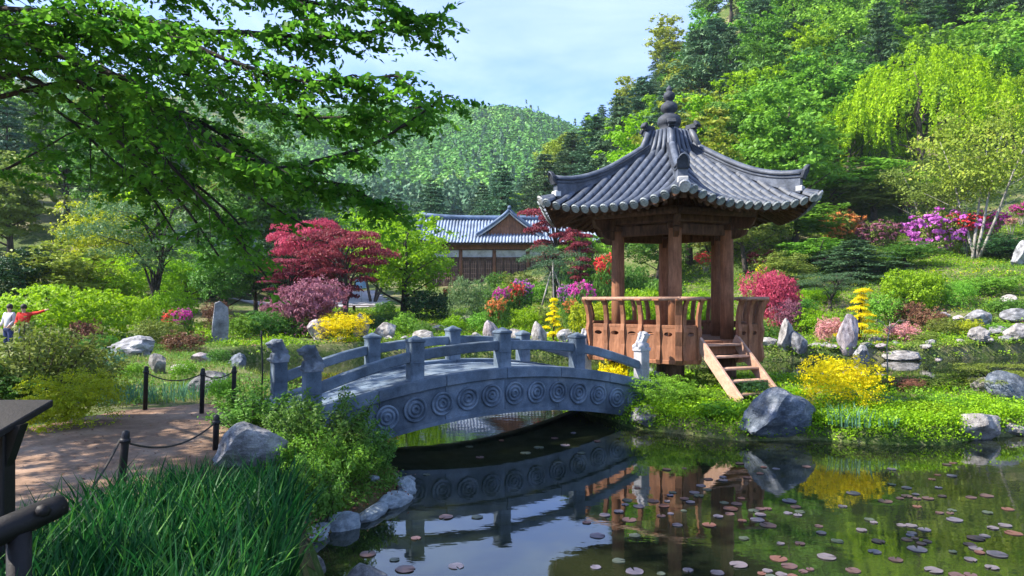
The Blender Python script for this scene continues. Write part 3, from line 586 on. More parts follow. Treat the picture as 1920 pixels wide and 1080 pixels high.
for k in range(6):                                               # hip ridges: stacked courses, round cap, white plaster butt, upturned end tile
    a = PHI0+k*math.pi/3; d = Vector((math.cos(a), math.sin(a), 0)); 
    def hp(r_, dz):
        q = r_*math.cos(math.pi/6); z = ZE+1.52*(max(0, 1-q/QE)/.8)**1.13+.27*(q/QE)**3
        return pv(0, 0, z+dz)+d*(r_+.10*(q/QE)**3)
    rs = [RE-.30-(RE-.30-.62)*i/12 for i in range(13)]; lf = lambda r_: .25*max(0, min(1, (r_-1.5)/1.45))**2
    m = MB()
    for i in range(12):
        sdd = Vector((-d.y, d.x, 0))*.10; q_ = []
        for r_ in (rs[i], rs[i+1]): q_ += [hp(r_, 0)-sdd, hp(r_, 0)+sdd, hp(r_, .145+lf(r_))+sdd, hp(r_, .145+lf(r_))-sdd]
        m.add(q_, [(3, 2, 1, 0), (4, 5, 6, 7), (0, 1, 5, 4), (1, 2, 6, 5), (2, 3, 7, 6), (3, 0, 4, 7)])
    m.build('hip_ridge', M['tile'], PV)
    m = MB()
    for i in range(12): m.beam(hp(rs[i], .165+lf(rs[i])), hp(rs[i+1], .165+lf(rs[i+1])), .26, .022); m.beam(hp(rs[i], .09+lf(rs[i])), hp(rs[i+1], .09+lf(rs[i+1])), .235, .016)
    m.build('ridge_course', M['tile_dark'], PV)
    pts = [hp(r_, .19+lf(r_)) for r_ in rs]; pts[0] = hp(rs[0]+.06, .22+lf(rs[0])); m = MB().tube(pts, .075, 10); m.build('ridge_cap', M['tile'], PV)
    e0 = hp(rs[0], .10); MB().beam(e0-d*.10, e0+d*.05, .212, .13).build('plaster_butt', M['plaster'], PV, bevel=.015)
    # upturned end tile
    m = MB(); b = hp(rs[0]+.02, .18+lf(rs[0])*.9); sd = Vector((-d.y, d.x, 0))
    outl = [(-.12, -.08), (.12, -.08), (.125, .08), (.09, .15), (.045, .19), (0, .21), (-.045, .19), (-.09, .15), (-.125, .08)]
    fr = [b+sd*x+Vector((0, 0, z))+d*(.06+z*.35) for x, z in outl]; bk = [p_-d*.06 for p_ in fr]; nn_ = len(outl)
    m.add(fr+bk, [tuple(range(nn_)), tuple(range(nn_, 2*nn_))[::-1]]+[(i, nn_+i, nn_+(i+1) % nn_, (i+1) % nn_) for i in range(nn_)]).build('ridge_end_tile', M['tile_dark'], PV)
    MB().tube([b+sd*x*.8+Vector((0, 0, z*.8+.02))+d*(.075+z*.3) for x, z in outl[1:]], .014, 6).build('end_tile_rim', M['tile'], PV)
    # lower corner tile at the very eave with white plaster tongue
    c0 = hp(RE+.02, .0); c1 = hp(RE-.4, .03); mw = orient(c0, c1, sd) @ Matrix.Diagonal((1.1, 1.15, 1.15, 1)); link('corner_tile', TM, M['tile'], PV, mw=mw)
    link('eave_tile_end', EM, M['plaster'], PV, mw=orient(c0, c1, sd) @ Matrix.Rotation(R(-25), 4, 'Y') @ Matrix.Diagonal((1, 1.25, 1.35, 1)))
# upper collar: six short steep segments under the finial
zc0 = roofz(.52, 0)-.02
m = MB(); vs = [hexv(k, .66, 5.85) for k in range(6)]+[hexv(k, .46, 6.52) for k in range(6)]; m.add(vs, [(k, (k+1) % 6, 6+(k+1) % 6, 6+k) for k in range(6)]+[tuple(range(6, 12))]).build('collar_bed', M['tile_dark'], PV)
for k in range(6):
    for j in range(5):
        u = (j+.5)/5; a = hexv(k, .76, 5.84).lerp(hexv(k+1, .76, 5.84), u); b = hexv(k, .48, 6.50).lerp(hexv(k+1, .48, 6.50), u)
        MB().tube([a, a.lerp(b, .5)+Vector((0, 0, -.05)), b], [.06, .052, .05], 8).build('collar_tile', M['tile'], PV)
    a = hexv(k, .80, 5.95); b = hexv(k, .54, 6.54); MB().tube([a, b], [.08, .07], 8).build('collar_ridge', M['tile'], PV)
    d = (hexv(k, 1, 0)-hexv(k, 0, 0)).normalized(); m = MB(); m.beam(b-d*.1, b+d*.16+Vector((0, 0, .03)), .14, .12); m.beam(b+d*.13+Vector((0, 0, .06)), b+d*.2+Vector((0, 0, .1)), .2, .13); m.build('collar_ridge_end', M['tile_dark'], PV, bevel=.015)
fin = [(.42, 6.42), (.40, 6.50), (.32, 6.53), (.32, 6.55), (.25, 6.60), (.20, 6.63), (.26, 6.68), (.285, 6.76), (.265, 6.86), (.19, 6.93), (.12, 6.96), (.13, 6.99), (.19, 7.04), (.205, 7.11), (.185, 7.18), (.12, 7.24), (.08, 7.26), (.09, 7.285), (.13, 7.33), (.145, 7.39), (.12, 7.46), (.07, 7.50), (.055, 7.515), (.075, 7.54), (.07, 7.58), (.03, 7.63), (.005, 7.66)]
MB().lathe([(r_, z-PG) for r_, z in fin], 24).build('finial', M['tile_dark'], PV)
# columns, beams, brackets
CR = 1.42
for k in range(6):
    b = hexv(k, CR, 1.5); MB().lathe([(.150, 0), (.150, 1.2), (.142, 2.4), (.138, 2.62)], 20, b).build('column', M['wood'], PV)
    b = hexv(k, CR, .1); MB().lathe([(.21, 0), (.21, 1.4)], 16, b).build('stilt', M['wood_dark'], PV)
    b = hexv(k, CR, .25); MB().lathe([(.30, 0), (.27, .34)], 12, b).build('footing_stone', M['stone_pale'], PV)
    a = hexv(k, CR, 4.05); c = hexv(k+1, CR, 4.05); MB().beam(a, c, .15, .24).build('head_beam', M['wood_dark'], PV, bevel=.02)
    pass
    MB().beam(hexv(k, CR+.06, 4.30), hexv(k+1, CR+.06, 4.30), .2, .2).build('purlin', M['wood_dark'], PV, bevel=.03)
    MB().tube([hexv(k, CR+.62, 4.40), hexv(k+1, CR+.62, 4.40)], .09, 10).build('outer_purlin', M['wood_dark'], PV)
    d = (hexv(k, 1, 0)-hexv(k, 0, 0)).normalized(); sd = Vector((-d.y, d.x, 0)); c0 = hexv(k, CR, 0)
    m = MB(); Z = lambda z: Vector((0, 0, z))
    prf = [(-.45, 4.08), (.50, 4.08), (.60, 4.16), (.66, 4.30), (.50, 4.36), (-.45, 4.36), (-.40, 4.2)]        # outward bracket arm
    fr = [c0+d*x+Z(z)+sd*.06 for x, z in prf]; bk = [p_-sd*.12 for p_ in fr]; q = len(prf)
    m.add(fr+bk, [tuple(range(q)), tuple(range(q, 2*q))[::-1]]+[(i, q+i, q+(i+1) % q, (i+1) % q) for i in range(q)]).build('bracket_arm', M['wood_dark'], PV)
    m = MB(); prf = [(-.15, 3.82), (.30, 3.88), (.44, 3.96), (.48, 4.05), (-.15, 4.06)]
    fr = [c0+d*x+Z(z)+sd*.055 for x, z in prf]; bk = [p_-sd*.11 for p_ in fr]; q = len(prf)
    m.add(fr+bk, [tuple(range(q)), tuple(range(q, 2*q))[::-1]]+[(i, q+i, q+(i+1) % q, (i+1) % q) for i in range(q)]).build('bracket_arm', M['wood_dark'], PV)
    m = MB(); rot = Matrix.Rotation(math.atan2(d.y, d.x), 3, 'Z'); m.box(c0+Z(4.12), (.30, .34, .13), rot); m.box(c0+Z(4.36)+d*.12, (.5, .18, .1), rot); m.build('bracket_block', M['wood_dark'], PV, bevel=.015)
    for s_ in (-1, 1):                                            # side arms along the beams
        e_ = (hexv(k+s_, 1, 0)-hexv(k, 1, 0)).normalized(); MB().beam(c0+Z(4.15)+e_*.1, c0+Z(4.15)+e_*.48, .09, .12).build('bracket_arm', M['wood_dark'], PV, bevel=.015)
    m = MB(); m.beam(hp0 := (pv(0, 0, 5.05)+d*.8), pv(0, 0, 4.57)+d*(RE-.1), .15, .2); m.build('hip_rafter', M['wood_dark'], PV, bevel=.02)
    for j in range(15):                                          # rafters fanned between the hips
        u = (j+.5)/15; l1 = (-1+2*u)*QE*T30*.93; l0 = (-1+2*u)*.75*T30*.9
        a = rpt(k, .9, l0*1.1, -.17); b = rpt(k, QE-.10, l1, -.165); mid = rpt(k, (QE+.9)/2, (l0*1.1+l1)/2, -.15)
        m = MB().tube([a, mid, b], .043, 7); m.build('rafter', M['wood_dark'], PV)
    # hanging mid beam across
MB().tube([pv(0, 0, 4.2), pv(0, 0, 6.3)], .12, 10).build('king_post', M['wood_dark'], PV)
for k in range(3): MB().beam(hexv(k, CR, 4.22), hexv(k+3, CR, 4.22+.004*k), .14, .16).build('cross_beam', M['wood_dark'], PV)
# floor
RF = 2.04; NP = 13
ca, sa = math.cos(PHI0+math.pi/6), math.sin(PHI0+math.pi/6)
hx = np.array([(RF*math.cos(PHI0+k*math.pi/3), RF*math.sin(PHI0+k*math.pi/3)) for k in range(6)])
for i in range(NP):
    l0 = -RF+2*RF*i/NP+.006; l1 = -RF+2*RF*(i+1)/NP-.006; vs = []
    for l in (l0, l1):                                            # clip along local v (face normal) direction
        l = max(-RF*.999, min(RF*.999, l)); qm = min(RF*math.cos(math.pi/6), (RF-abs(l))*math.tan(math.pi/3)); vs.append((l, qm))
    pts = []
    for (l, q) in (( l0, -vs[0][1]), (l1, -vs[1][1]), (l1, vs[1][1]), (l0, vs[0][1])):
        pts.append(Vector((q*ca-l*sa, q*sa+l*ca, 0)))
    m = MB().add([p_+Vector((0, 0, 1.58-PG)) for p_ in pts]+[p_+Vector((0, 0, 1.52-PG)) for p_ in pts], [(0, 1, 2, 3), (7, 6, 5, 4), (0, 4, 5, 1), (1, 5, 6, 2), (2, 6, 7, 3), (3, 7, 4, 0)]); m.build('floor_plank', M['wood'], PV)
for k in range(6):
    MB().beam(hexv(k, 2.06, 1.40), hexv(k+1, 2.06, 1.40), .16, .22).build('rim_beam', M['wood'], PV, bevel=.012)
    MB().beam(hexv(k, .1, 1.42), hexv(k, 2.0, 1.42), .14, .18).build('joist', M['wood_dark'], PV)
def holed_panel(w, h, cz, rx, rz_, th):
    m = MB(); n = 24; o_ = []; i_ = []
    for j in range(n):
        a = 2*math.pi*(j+.5)/n; c, s = math.cos(a), math.sin(a); i_.append((rx*c, cz+rz_*s))
        t = min((w/2)/abs(c) if abs(c) > 1e-6 else 1e9, ((h/2-cz) if s > 0 else (h/2+cz))/abs(s) if abs(s) > 1e-6 else 1e9); o_.append((t*c, cz+t*s))
    # snap corners
    for cx, cz_ in ((w/2, h/2), (-w/2, h/2), (-w/2, -h/2), (w/2, -h/2)):
        q = min(range(n), key=lambda j: (o_[j][0]-cx)**2+(o_[j][1]-cz_)**2); o_[q] = (cx, cz_)
    vs = [(x, -th/2, z) for x, z in o_]+[(x, -th/2, z) for x, z in i_]+[(x, th/2, z) for x, z in o_]+[(x, th/2, z) for x, z in i_]
    fs = []
    for j in range(n):
        k_ = (j+1) % n; fs += [(j, k_, n+k_, n+j), (2*n+k_, 2*n+j, 3*n+j, 3*n+k_), (n+j, n+k_, 3*n+k_, 3*n+j), (j, 2*n+j, 2*n+k_, k_)]
    return m.add(vs, fs)
RR = 2.14
for k in range(6):
    n, t = facefr(k); fl = RR; q0 = RR*math.cos(math.pi/6)
    def fp(l, z, off=0): return pv(0, 0, z)+n*(q0+off)+t*l
    NB = 5; stair = (k == 0); sw = .53; c_ = -.05 if stair else 0
    bays = []
    for i in range(NB):
        l0 = -fl/2+fl*i/NB; l1 = l0+fl/NB
        bays.append((l0, l1))
    if stair: bays = [(-fl/2, c_-sw-.38), (c_-sw-.38, c_-sw)]+[(c_+sw, c_+sw+.3), (c_+sw+.3, fl/2)]
    pm = {}
    for l0, l1 in bays:
        w = l1-l0-.085
        if w < .1: continue
        mw = Matrix.Rotation(math.atan2(t.y, t.x), 4, 'Z'); mw.translation = fp((l0+l1)/2, 1.52, .02)
        holed_panel(w, .70, .22, min(.10, w*.28), .045, .035).build('balustrade_panel', M['wood'], PV, mw=mw)
    segs = [(-fl/2, fl/2)] if not stair else [(-fl/2, c_-sw+.03), (c_+sw-.03, fl/2)]
    for a_, b_ in segs:
        ex = .05
        MB().beam(fp(a_-ex*(a_ < -fl/2+.01), 1.90), fp(b_+ex*(b_ > fl/2-.01), 1.90), .085, .07).build('mid_rail', M['wood'], PV, bevel=.01)
        MB().beam(fp(a_, 1.15), fp(b_, 1.15), .10, .09).build('bottom_rail', M['wood'], PV, bevel=.01)
        MB().tube([fp(a_-.12*(a_ < -fl/2+.01), 2.50, .16), fp(b_+.12*(b_ > fl/2-.01), 2.50, .16)], .042, 10).build('handrail', M['wood_pale'], PV)
    ls = sorted({round(x, 3) for b in bays for x in b})
    for l in ls:
        m = MB(); prf = [(.05, 1.10), (.10, 1.20), (.06, 1.50), (.10, 1.80), (.07, 1.95), (.08, 2.15), (.13, 2.36), (.19, 2.455), (.10, 2.455), (.04, 2.30), (-.01, 2.1), (.00, 1.9), (-.01, 1.5), (.0, 1.12)]
        corner = abs(abs(l)-fl/2) < .01
        if corner and l > 0: continue
        wd_ = .045 if not corner else .07
        dd = n if not corner else (hexv(k, 1, 0)-hexv(k, 0, 0)).normalized(); tt = Vector((-dd.y, dd.x, 0)); base = fp(l, 0)
        fr = [base+dd*(x*(1.12 if corner else 1))+Vector((0, 0, z))+tt*wd_ for x, z in prf]; bk = [p_-tt*2*wd_ for p_ in fr]; q = len(prf)
        m.add(fr+bk, [tuple(range(q)), tuple(range(q, 2*q))[::-1]]+[(i, q+i, q+(i+1) % q, (i+1) % q) for i in range(q)]).build('baluster', M['wood'], PV)
        MB().box(base+dd*.13+Vector((0, 0, 2.475)), (.16, .16, .045), Matrix.Rotation(math.atan2(dd.y, dd.x), 3, 'Z')).build('baluster_cap', M['wood'], PV, bevel=.01)
    if stair:                                                    # staircase
        top = fp(c_, 1.56, .02); run = n*1.22+Vector((0, 0, -1.06)); 
        for s_ in (-1, 1):
            a = top+t*(s_*.50)-run*.06; b = top+t*(s_*.50)+run*1.04; MB().beam(a, b, .07, .26).build('stair_stringer', M['wood_pale'], PV, bevel=.01)
        for i in range(5):
            u = .05+i*.215; c0 = top+run*u+Vector((0, 0, -.0)); m = MB(); m.box(c0+Vector((0, 0, 0)), (.26, .93, .045), Matrix.Rotation(math.atan2(n.y, n.x), 3, 'Z')); m.build('stair_tread', M['wood_pale'], PV, bevel=.008)
# ------------------------------------------------------------------ plant prototypes
def mk(name, parts):
    V, Q, T = cat(parts) if isinstance(parts, list) else parts
    me = npmesh(name, V, Q, T); lo = np.percentile(V, 1, axis=0); hi = np.percentile(V, 99, axis=0)
    return me, float(max(hi[0]-lo[0], hi[1]-lo[1])), float(hi[2])
PR = {}
def limbs(H, r0, n, spread, r, start=.3, crook=.08, stems=1, top=.85):
    m = MB(); ends = []
    for s_ in range(stems):
        bx, by = (0, 0) if stems == 1 else (r.normal()*.12, r.normal()*.12); lean = r.normal(size=2)*(.04 if stems == 1 else .16)
        P = []; 
        for i in range(7):
            u = i/6; P.append((bx+lean[0]*H*u+r.normal()*crook*H*.1*u, by+lean[1]*H*u+r.normal()*crook*H*.1*u, -.3+(H*top+.3)*u))
        rr = r0/(stems**.5); m.tube(P, [rr*(1.15-.95*i/6) for i in range(7)], 7)
        for k in range(n//stems+1):
            u = start+(.95-start)*k/(n//stems+1); i = int(u*6); p = Vector(P[i]).lerp(Vector(P[i+1]), u*6-i); a = r.uniform(0, 2*math.pi)
            l = spread*(1.15-u)*r.uniform(.7, 1.1); q1 = p+Vector((math.cos(a)*l*.5, math.sin(a)*l*.5, l*.28)); q2 = p+Vector((math.cos(a+.2)*l, math.sin(a+.2)*l, l*.62))
            m.tube([p, q1, q2], [rr*.5*(1.1-u), rr*.32*(1.1-u), rr*.12], 5); ends.append(q2)
    return m, ends
def P_decid(key, seed, H=9, W=6.5, n=9000, ls=.26, nb=11, asp=.6, airy=.13, stems=1, r0=.2, low=.28):
    r = np.random.default_rng(seed); m, ends = limbs(H, r0, 10, W*.45, r, start=low, stems=stems)
    B = []
    for k in range(nb):
        u = (k+.5)/nb; a = k*2.4+r.uniform(-.4, .4); z = H*(low+.12+(1-low-.14)*u); rad = W*.5*math.sin(math.pi*(.18+.80*(1-u)**.75*.9))*.62*r.uniform(.7, 1.1)
        s = W*.5*r.uniform(.38, .6)*(1.1-.45*u); B.append((rad*math.cos(a), rad*math.sin(a), min(z, H-s*.5), s, s, s*.62))
    B.append((0, 0, H*.66, W*.27, W*.27, H*.2))
    me, w, h = mk('crown', clumps(B, n, ls, asp, airy, shell=.7, r=r)); PR[key] = (me, m.mesh('trunk'), w, h)
def P_conifer(key, seed, H=14, W=7, n=11500, drop=.12, gap=.95, base=.14):
    r = np.random.default_rng(seed); m = MB().tube([(0, 0, -.5), (.05, 0, H*.5), (0, .05, H*.98)], [.22, .13, .02], 7); C = []; Dd = []; Nn = []; Tt = []
    z = H*base; nbz = []
    while z < H*.985:
        nbz.append(z); z += gap*r.uniform(.6, 1.2)*(1.15-.55*z/H)
    tot = sum((1-z/H)**.8+.06 for z in nbz)
    for z in nbz:
        f = (1-z/H)**.58; k = r.integers(4, 8); a0 = r.uniform(0, 6.28)
        for b in range(k):
            a = a0+b*2*math.pi/k+r.normal()*.15; l = W/2*(f*r.uniform(.5, 1.2)+.03); nl = int(n*((1-z/H)**.8+.06)/tot/k); u = r.uniform(.12, 1.02, nl)**.75
            if l > .8 and f > .2: m.tube([(0, 0, z), (math.cos(a)*l*.85, math.sin(a)*l*.85, z+l*.06)], [.045, .015], 4)
            cx = np.cos(a)*l*u; cyy = np.sin(a)*l*u; cz = z+l*(.22*u-drop*3.2*u*u)+.10*l*np.abs(r.normal(size=nl))*.6
            sp = .19*l*(1.15-u)+.07
            of = r.normal(size=(nl, 3))*sp[:, None]*np.array([1, 1, .28]); C.append(np.stack([cx, cyy, cz], 1)+of)
            dv = np.stack([np.cos(a)*np.ones(nl), np.sin(a)*np.ones(nl), .25*np.ones(nl)], 1)+of*.8; Dd.append(dv); Tt.append(np.full(nl, r.uniform(0, .55))+r.uniform(0, .45, nl))
    C = np.concatenate(C); Dd = unit(np.concatenate(Dd)); Nn = np.tile([0, 0, 1.], (len(C), 1))
    me, w, h = mk('crown', leafquads(C, .36, .34, Nn, .5, Dd, tint=np.concatenate(Tt), r=r)); PR[key] = (me, m.mesh('trunk'), w, h)
def pads(P, n, size, asp, r, thick=.32, sig=.24, dirs=None):
    """flat cloud-like pads (x,y,z,rad)"""
    P = np.array(P); p = P[:, 3]**2; p /= p.sum(); i = r.choice(len(P), n, p=p); q = P[i]
    a = r.uniform(0, 6.283, n); rr = np.sqrt(r.uniform(0, 1, n)); lob = 1+.18*np.sin(a*3+i)+.12*np.sin(a*7+i*2)
    C = q[:, :3]+np.stack([np.cos(a)*rr*q[:, 3]*lob, np.sin(a)*rr*q[:, 3]*lob, q[:, 3]*thick*((1-rr**2)*.9-.2)+r.normal(size=n)*q[:, 3]*thick*.22], 1)
    nr = np.stack([np.cos(a)*rr*.6, np.sin(a)*rr*.6, np.ones(n)], 1); ph = (i*.37) % 1
    return leafquads(C, size, asp, unit(nr), .7, tint=ph*.4+r.uniform(0, .6, n), r=r)
def P_pads(key, seed, H, W, npad, n, size, asp, r0=.13, zlo=.35, thick=.3, padr=.24, bend=.5, cone=False):
    r = np.random.default_rng(seed); m = MB(); T = []
    for i in range(8):
        u = i/7; T.append(Vector((math.sin(u*5)*.10*H*bend*u**.3, math.cos(u*4+1)*.05*H*bend*u**.3, -.2+(H*.92+.2)*u)))
    m.tube(T, [r0*(1.2-.95*i/7) for i in range(8)], 8); P = []
    for k in range(npad):
        u = (k+.5)/npad; z = H*(zlo+(1-zlo)*u*.93); a = k*2.4+r.uniform(-.3, .3); env = (1-u) if cone else math.sin(math.pi*min(1, .28+.72*(1-u))**.9)**.8
        rad = W*.5*env*r.uniform(.45, .78); pr = W*padr*r.uniform(.75, 1.2)*(.55+.6*env); i = min(6, int(z/H*7)); b = T[i]
        c = Vector((math.cos(a)*rad, math.sin(a)*rad, z)); P.append((c.x, c.y, c.z, pr)); m.tube([T[max(0, i-1)], (T[i]+c)/2+Vector((0, 0, .03*H)), c], [r0*.4, r0*.25, r0*.1], 5)
    P.append((T[7].x, T[7].y, H*.93, W*padr*.8))
    me, w, h = mk('crown', pads(P, n, size, asp, r, thick)); PR[key] = (me, m.mesh('trunk'), w, h)
def P_weep(key, seed, H=12, W=13, n=17000):
    r = np.random.default_rng(seed); m, _ = limbs(H, .3, 12, W*.4, r); C = []; Tt = []
    ns = 330
    for k in range(ns):
        a = r.uniform(0, 6.283); rr = W*.5*math.sqrt(r.uniform(.02, 1)); arch = int(a*2.2) ; zt = H*(.97-.55*(rr/(W*.5))**2.2)+r.normal()*.35+.5*math.sin(a*5+rr); l = r.uniform(1.2, 3.4); nl = n//ns; u = np.linspace(0, 1, nl)
        out_ = .5*np.sqrt(u)*l*.5; C.append(np.stack([(rr+out_)*np.cos(a)+r.normal(size=nl)*.10, (rr+out_)*np.sin(a)+r.normal(size=nl)*.10, zt-u**1.4*l+r.normal(size=nl)*.07], 1)); Tt.append(np.full(nl, r.uniform(0, .6))+r.uniform(0, .4, nl))
    C = np.concatenate(C); D = np.tile([0, 0, -1.], (len(C), 1)); 
    me, w, h = mk('crown', leafquads(C, .30, .38, C/np.linalg.norm(C, axis=1, keepdims=True), .6, D, tint=np.concatenate(Tt), r=r)); PR[key] = (me, m.mesh('trunk'), w, h)
def P_mound(key, seed, n=6000, ls=.055, asp=.6, H=1.0, W=1.6, nb=9, airy=.10, sh=.82, droop=0):
    r = np.random.default_rng(seed); B = [(0, 0, H*.34, W*.40, W*.40, H*.56)]
    for k in range(nb):
        a = k*2.4; q = W*.30*r.uniform(.5, 1.1); s = W*r.uniform(.13, .22); B.append((q*math.cos(a), q*math.sin(a), H*(.42+.3*r.uniform()), s, s, s*.85))
    V, Q, T = clumps(B, n, ls, asp, airy, shell=sh, r=r, clus=n//16); V[:, 2] = np.where(V[:, 2] < .0, r.uniform(0, .05), V[:, 2])
    me, w, h = mk('foliage', (V, Q, T)); PR[key] = (me, None, w, h)
def P_stems(key, seed, n=5200, ls=.07, H=1.1, W=1.5, ns=46):
    """loose leafy shrub of upright shoots"""
    r = np.random.default_rng(seed); m = MB(); C = []; Tt = []
    for k in range(ns):
        a = r.uniform(0, 6.283); rr = W*.36*math.sqrt(r.uniform()); b = Vector((rr*math.cos(a)*.5, rr*math.sin(a)*.5, 0)); h = H*r.uniform(.5, 1.03)*(1-.35*(rr/(W*.36))**2); e_ = Vector((rr*math.cos(a)*1.3, rr*math.sin(a)*1.3, h))+Vector(r.normal(size=3)*.05)
        md = b.lerp(e_, .5)+Vector((0, 0, h*.08)); m.tube([b, md, e_], [.008, .006, .003], 4, False); nl = n//ns; u = r.uniform(.18, 1.03, nl); p = np.outer((1-u)**2, b)+np.outer(2*u*(1-u), md)+np.outer(u*u, e_)
        C.append(p+r.normal(size=(nl, 3))*.055*(1.3-.6*u)[:, None]); Tt.append(np.full(nl, r.uniform(0, .45))+r.uniform(0, .3, nl)+.25*u)
    C = np.concatenate(C); nr = C.copy(); nr[:, 2] = .6
    me, w, h = mk('foliage', leafquads(C, ls, .48, unit(nr), .9, tint=np.concatenate(Tt), r=r)); PR[key] = (me, m.mesh('stems'), w, h)
P_decid('decA', 1); P_decid('decB', 2, 10, 6, nb=13); P_decid('decC', 3, 8, 7.5, ls=.24); P_decid('decD', 4, 11, 5.5, airy=.17, n=7000, low=.35)
P_decid('gardA', 5, 4.6, 4.4, 11000, .13, 12, low=.22, r0=.12, airy=.14); P_decid('gardB', 6, 5, 3.6, 9000, .14, 11, airy=.17, stems=3, r0=.12, low=.3)
P_decid('airy', 7, 6.5, 5.5, 6500, .15, 13, airy=.24, stems=4, r0=.13, low=.38)
P_conifer('conA', 11); P_conifer('conB', 12, 15, 6.2, gap=1.2, drop=.08); P_conifer('conC', 13, 12, 8, gap=1.0, drop=.16, base=.05)
P_weep('weep', 21)
P_pads('pinepads', 31, 5.2, 4.8, 13, 9000, .15, .22, zlo=.42, thick=.34, padr=.22, bend=1.5); P_pads('lowpine', 32, 1.4, 2.2, 11, 8000, .08, .25, r0=.06, zlo=.2, thick=.3, padr=.2)
P_pads('maple', 33, 3.8, 5.2, 20, 15000, .11, .75, zlo=.28, thick=.20, padr=.19); P_pads('mapleB', 34, 4.6, 3.8, 18, 11000, .11, .75, zlo=.3, thick=.22, padr=.19)
P_pads('goldpads', 35, 2.0, 1.6, 14, 7000, .06, .5, r0=.05, zlo=.12, thick=.36, padr=.19, cone=True)
for i in range(3): P_mound('mound%d' % i, 41+i, nb=9+3*i)
P_mound('fine', 45, 12000, .035, H=1.1, W=1.7, nb=14); P_mound('big', 46, 13000, .07, H=1.3, W=2.6, nb=16, airy=.08)
P_mound('cascade', 47, 11000, .07, .35, H=1.1, W=1.7, nb=16, airy=.12)
P_stems('stemA', 51); P_stems('stemB', 52, 6500, .06, 1.0, 1.7, 60); P_stems('stemC', 53, 3600, .09, 1.2, 1.3, 34)
def onland(px, Y, dz=0.):
    p = G(px, Y, dz)
    for _ in range(24):
        if p.z-dz > .06: break
        Y += .35; p = G(px, Y, dz)
    return p, Y
def tree(label, px, Y, w, h, m, key, group=None, name='tree', cat_='tree', bark='bark', rz=None, dz=0, xy=None, z=None):
    """tree by bearing and distance, w and h in metres"""
    p = G(px, Y, dz) if xy is None else Vector((xy[0], xy[1], hz(*xy)+dz))
    if z is not None: p.z = z
    c, t, w0, h0 = PR[key]; rz = random.uniform(0, 6.28) if rz is None else rz
    o = thing(name, label, cat_, p, rz, group); o.scale = (w/w0, w/w0, h/h0)
    if t is not None: link('trunk' if 'stem' not in key else 'stem', t, M[bark], o)
    link('crown', c, M[m], o); return o
def ptree(label, px, Y, wpx, ytop, m, key, **kw):
    """same, with crown width and top row measured in the photograph"""
    p, Y = onland(px, Y); ht = CH+(HZ-ytop)/F*Y-p.z; return tree(label, px, Y, wpx*Y/F, ht, m, key, **kw)
def shrub(label, px, Y, wpx, ytop, m, key='mound0', group=None, name='shrub', cat_='shrub', flowers=None, dz=-.03, squash=1, xy=None):
    p, Y = onland(px, Y, dz); w = wpx*Y/F; h = max(.12, CH+(HZ-ytop)/F*Y-p.z); c, t, w0, h0 = PR[key]; rz = random.uniform(0, 6.28)
    sc = (w/w0, w/w0*squash, h/h0)
    if flowers is None and t is None:
        o = link(name, c, M[m]); o.location = p; o.rotation_euler = (0, 0, rz); o.scale = sc; return tag(o, label, cat_, group)
    o = thing(name, label, cat_, p, rz, group); o.scale = sc
    link('foliage', c, M[m], o)
    if t is not None: link('stems', t, M['bark_dark'], o)
    if flowers:
        q = link('blossom', FLW[0], M[flowers], o); s = min(1, 1.1*w/h); q.scale = (1, 1, s*h0/.86); q.location = (0, 0, h0*(1-s))
    return o
r_ = np.random.default_rng(99); B_ = [(0.7*math.cos(k*2.4)*.6, .7*math.sin(k*2.4)*.6, .45+.25*r_.uniform(), .28, .28, .22) for k in range(7)]+[(0, 0, .5, .5, .5, .42)]
FLW = [mk('blossom', clumps(B_, 2600, .06, .9, .09, shell=.95, r=r_, clus=150))[0]]

# ------------------------------------------------------------------ blades, tufts and ground cover
def blades(P, h, w, lean=.25, seg=3, r=None, tint=None, dirv=None):
    r = r or rng; n = len(P); a = r.uniform(0, 6.283, n); d = np.stack([np.cos(a), np.sin(a), np.zeros(n)], 1); H = h*r.uniform(.6, 1.15, n); ln = lean*H*r.uniform(.2, 1.6, n)
    if dirv is not None: d = unit(d+dirv)
    b = r.uniform(0, 6.283, n); sd = np.stack([np.cos(b), np.sin(b), np.zeros(n)], 1); rows = []
    for i in range(seg+1):
        u = i/seg; c = P+d*(ln*u**2)[:, None]; c[:, 2] += H*u*(1-.12*u); ww = w*(1-u**1.8)+.0008; rows += [c-sd*ww/2, c+sd*ww/2]
    V = np.stack(rows, 1).reshape(-1, 3); k = 2*(seg+1); base = (np.arange(n)*k)[:, None]
    Q = np.concatenate([base+np.array([[2*i, 2*i+1, 2*i+3, 2*i+2]]) for i in range(seg)], 0)
    t = r.uniform(0, 1, n) if tint is None else tint; return V, Q, np.repeat(np.clip(t, 0, 1), k)
def pts_in(P, n, r=None, marg=0, water=False, clump=None, land=.02):
    r = r or rng; P = np.array(P); X = r.uniform(P[:, 0].min(), P[:, 0].max(), n*3); Y = r.uniform(P[:, 1].min(), P[:, 1].max(), n*3)
    ok = sdf(P, X, Y) > marg
    if clump: ok &= vn(X, Y, clump[0], clump[1])+r.normal(size=len(X))*.25 > clump[2]
    X, Y = X[ok][:n], Y[ok][:n]; Z = height(X, Y)
    k = Z > land; return np.stack([X[k], Y[k], Z[k]], 1)
def stuff(name, parts, m, label=None):
    V, Q, T = cat(parts) if isinstance(parts, list) else parts
    o = link(name, npmesh(name, V, Q, T), M[m]); o['kind'] = 'stuff'
    if label: tag(o, label, 'plants')
    return o
def off_path(P): return P[sdf(np.array(PATHP), P[:, 0], P[:, 1]) < -.08]
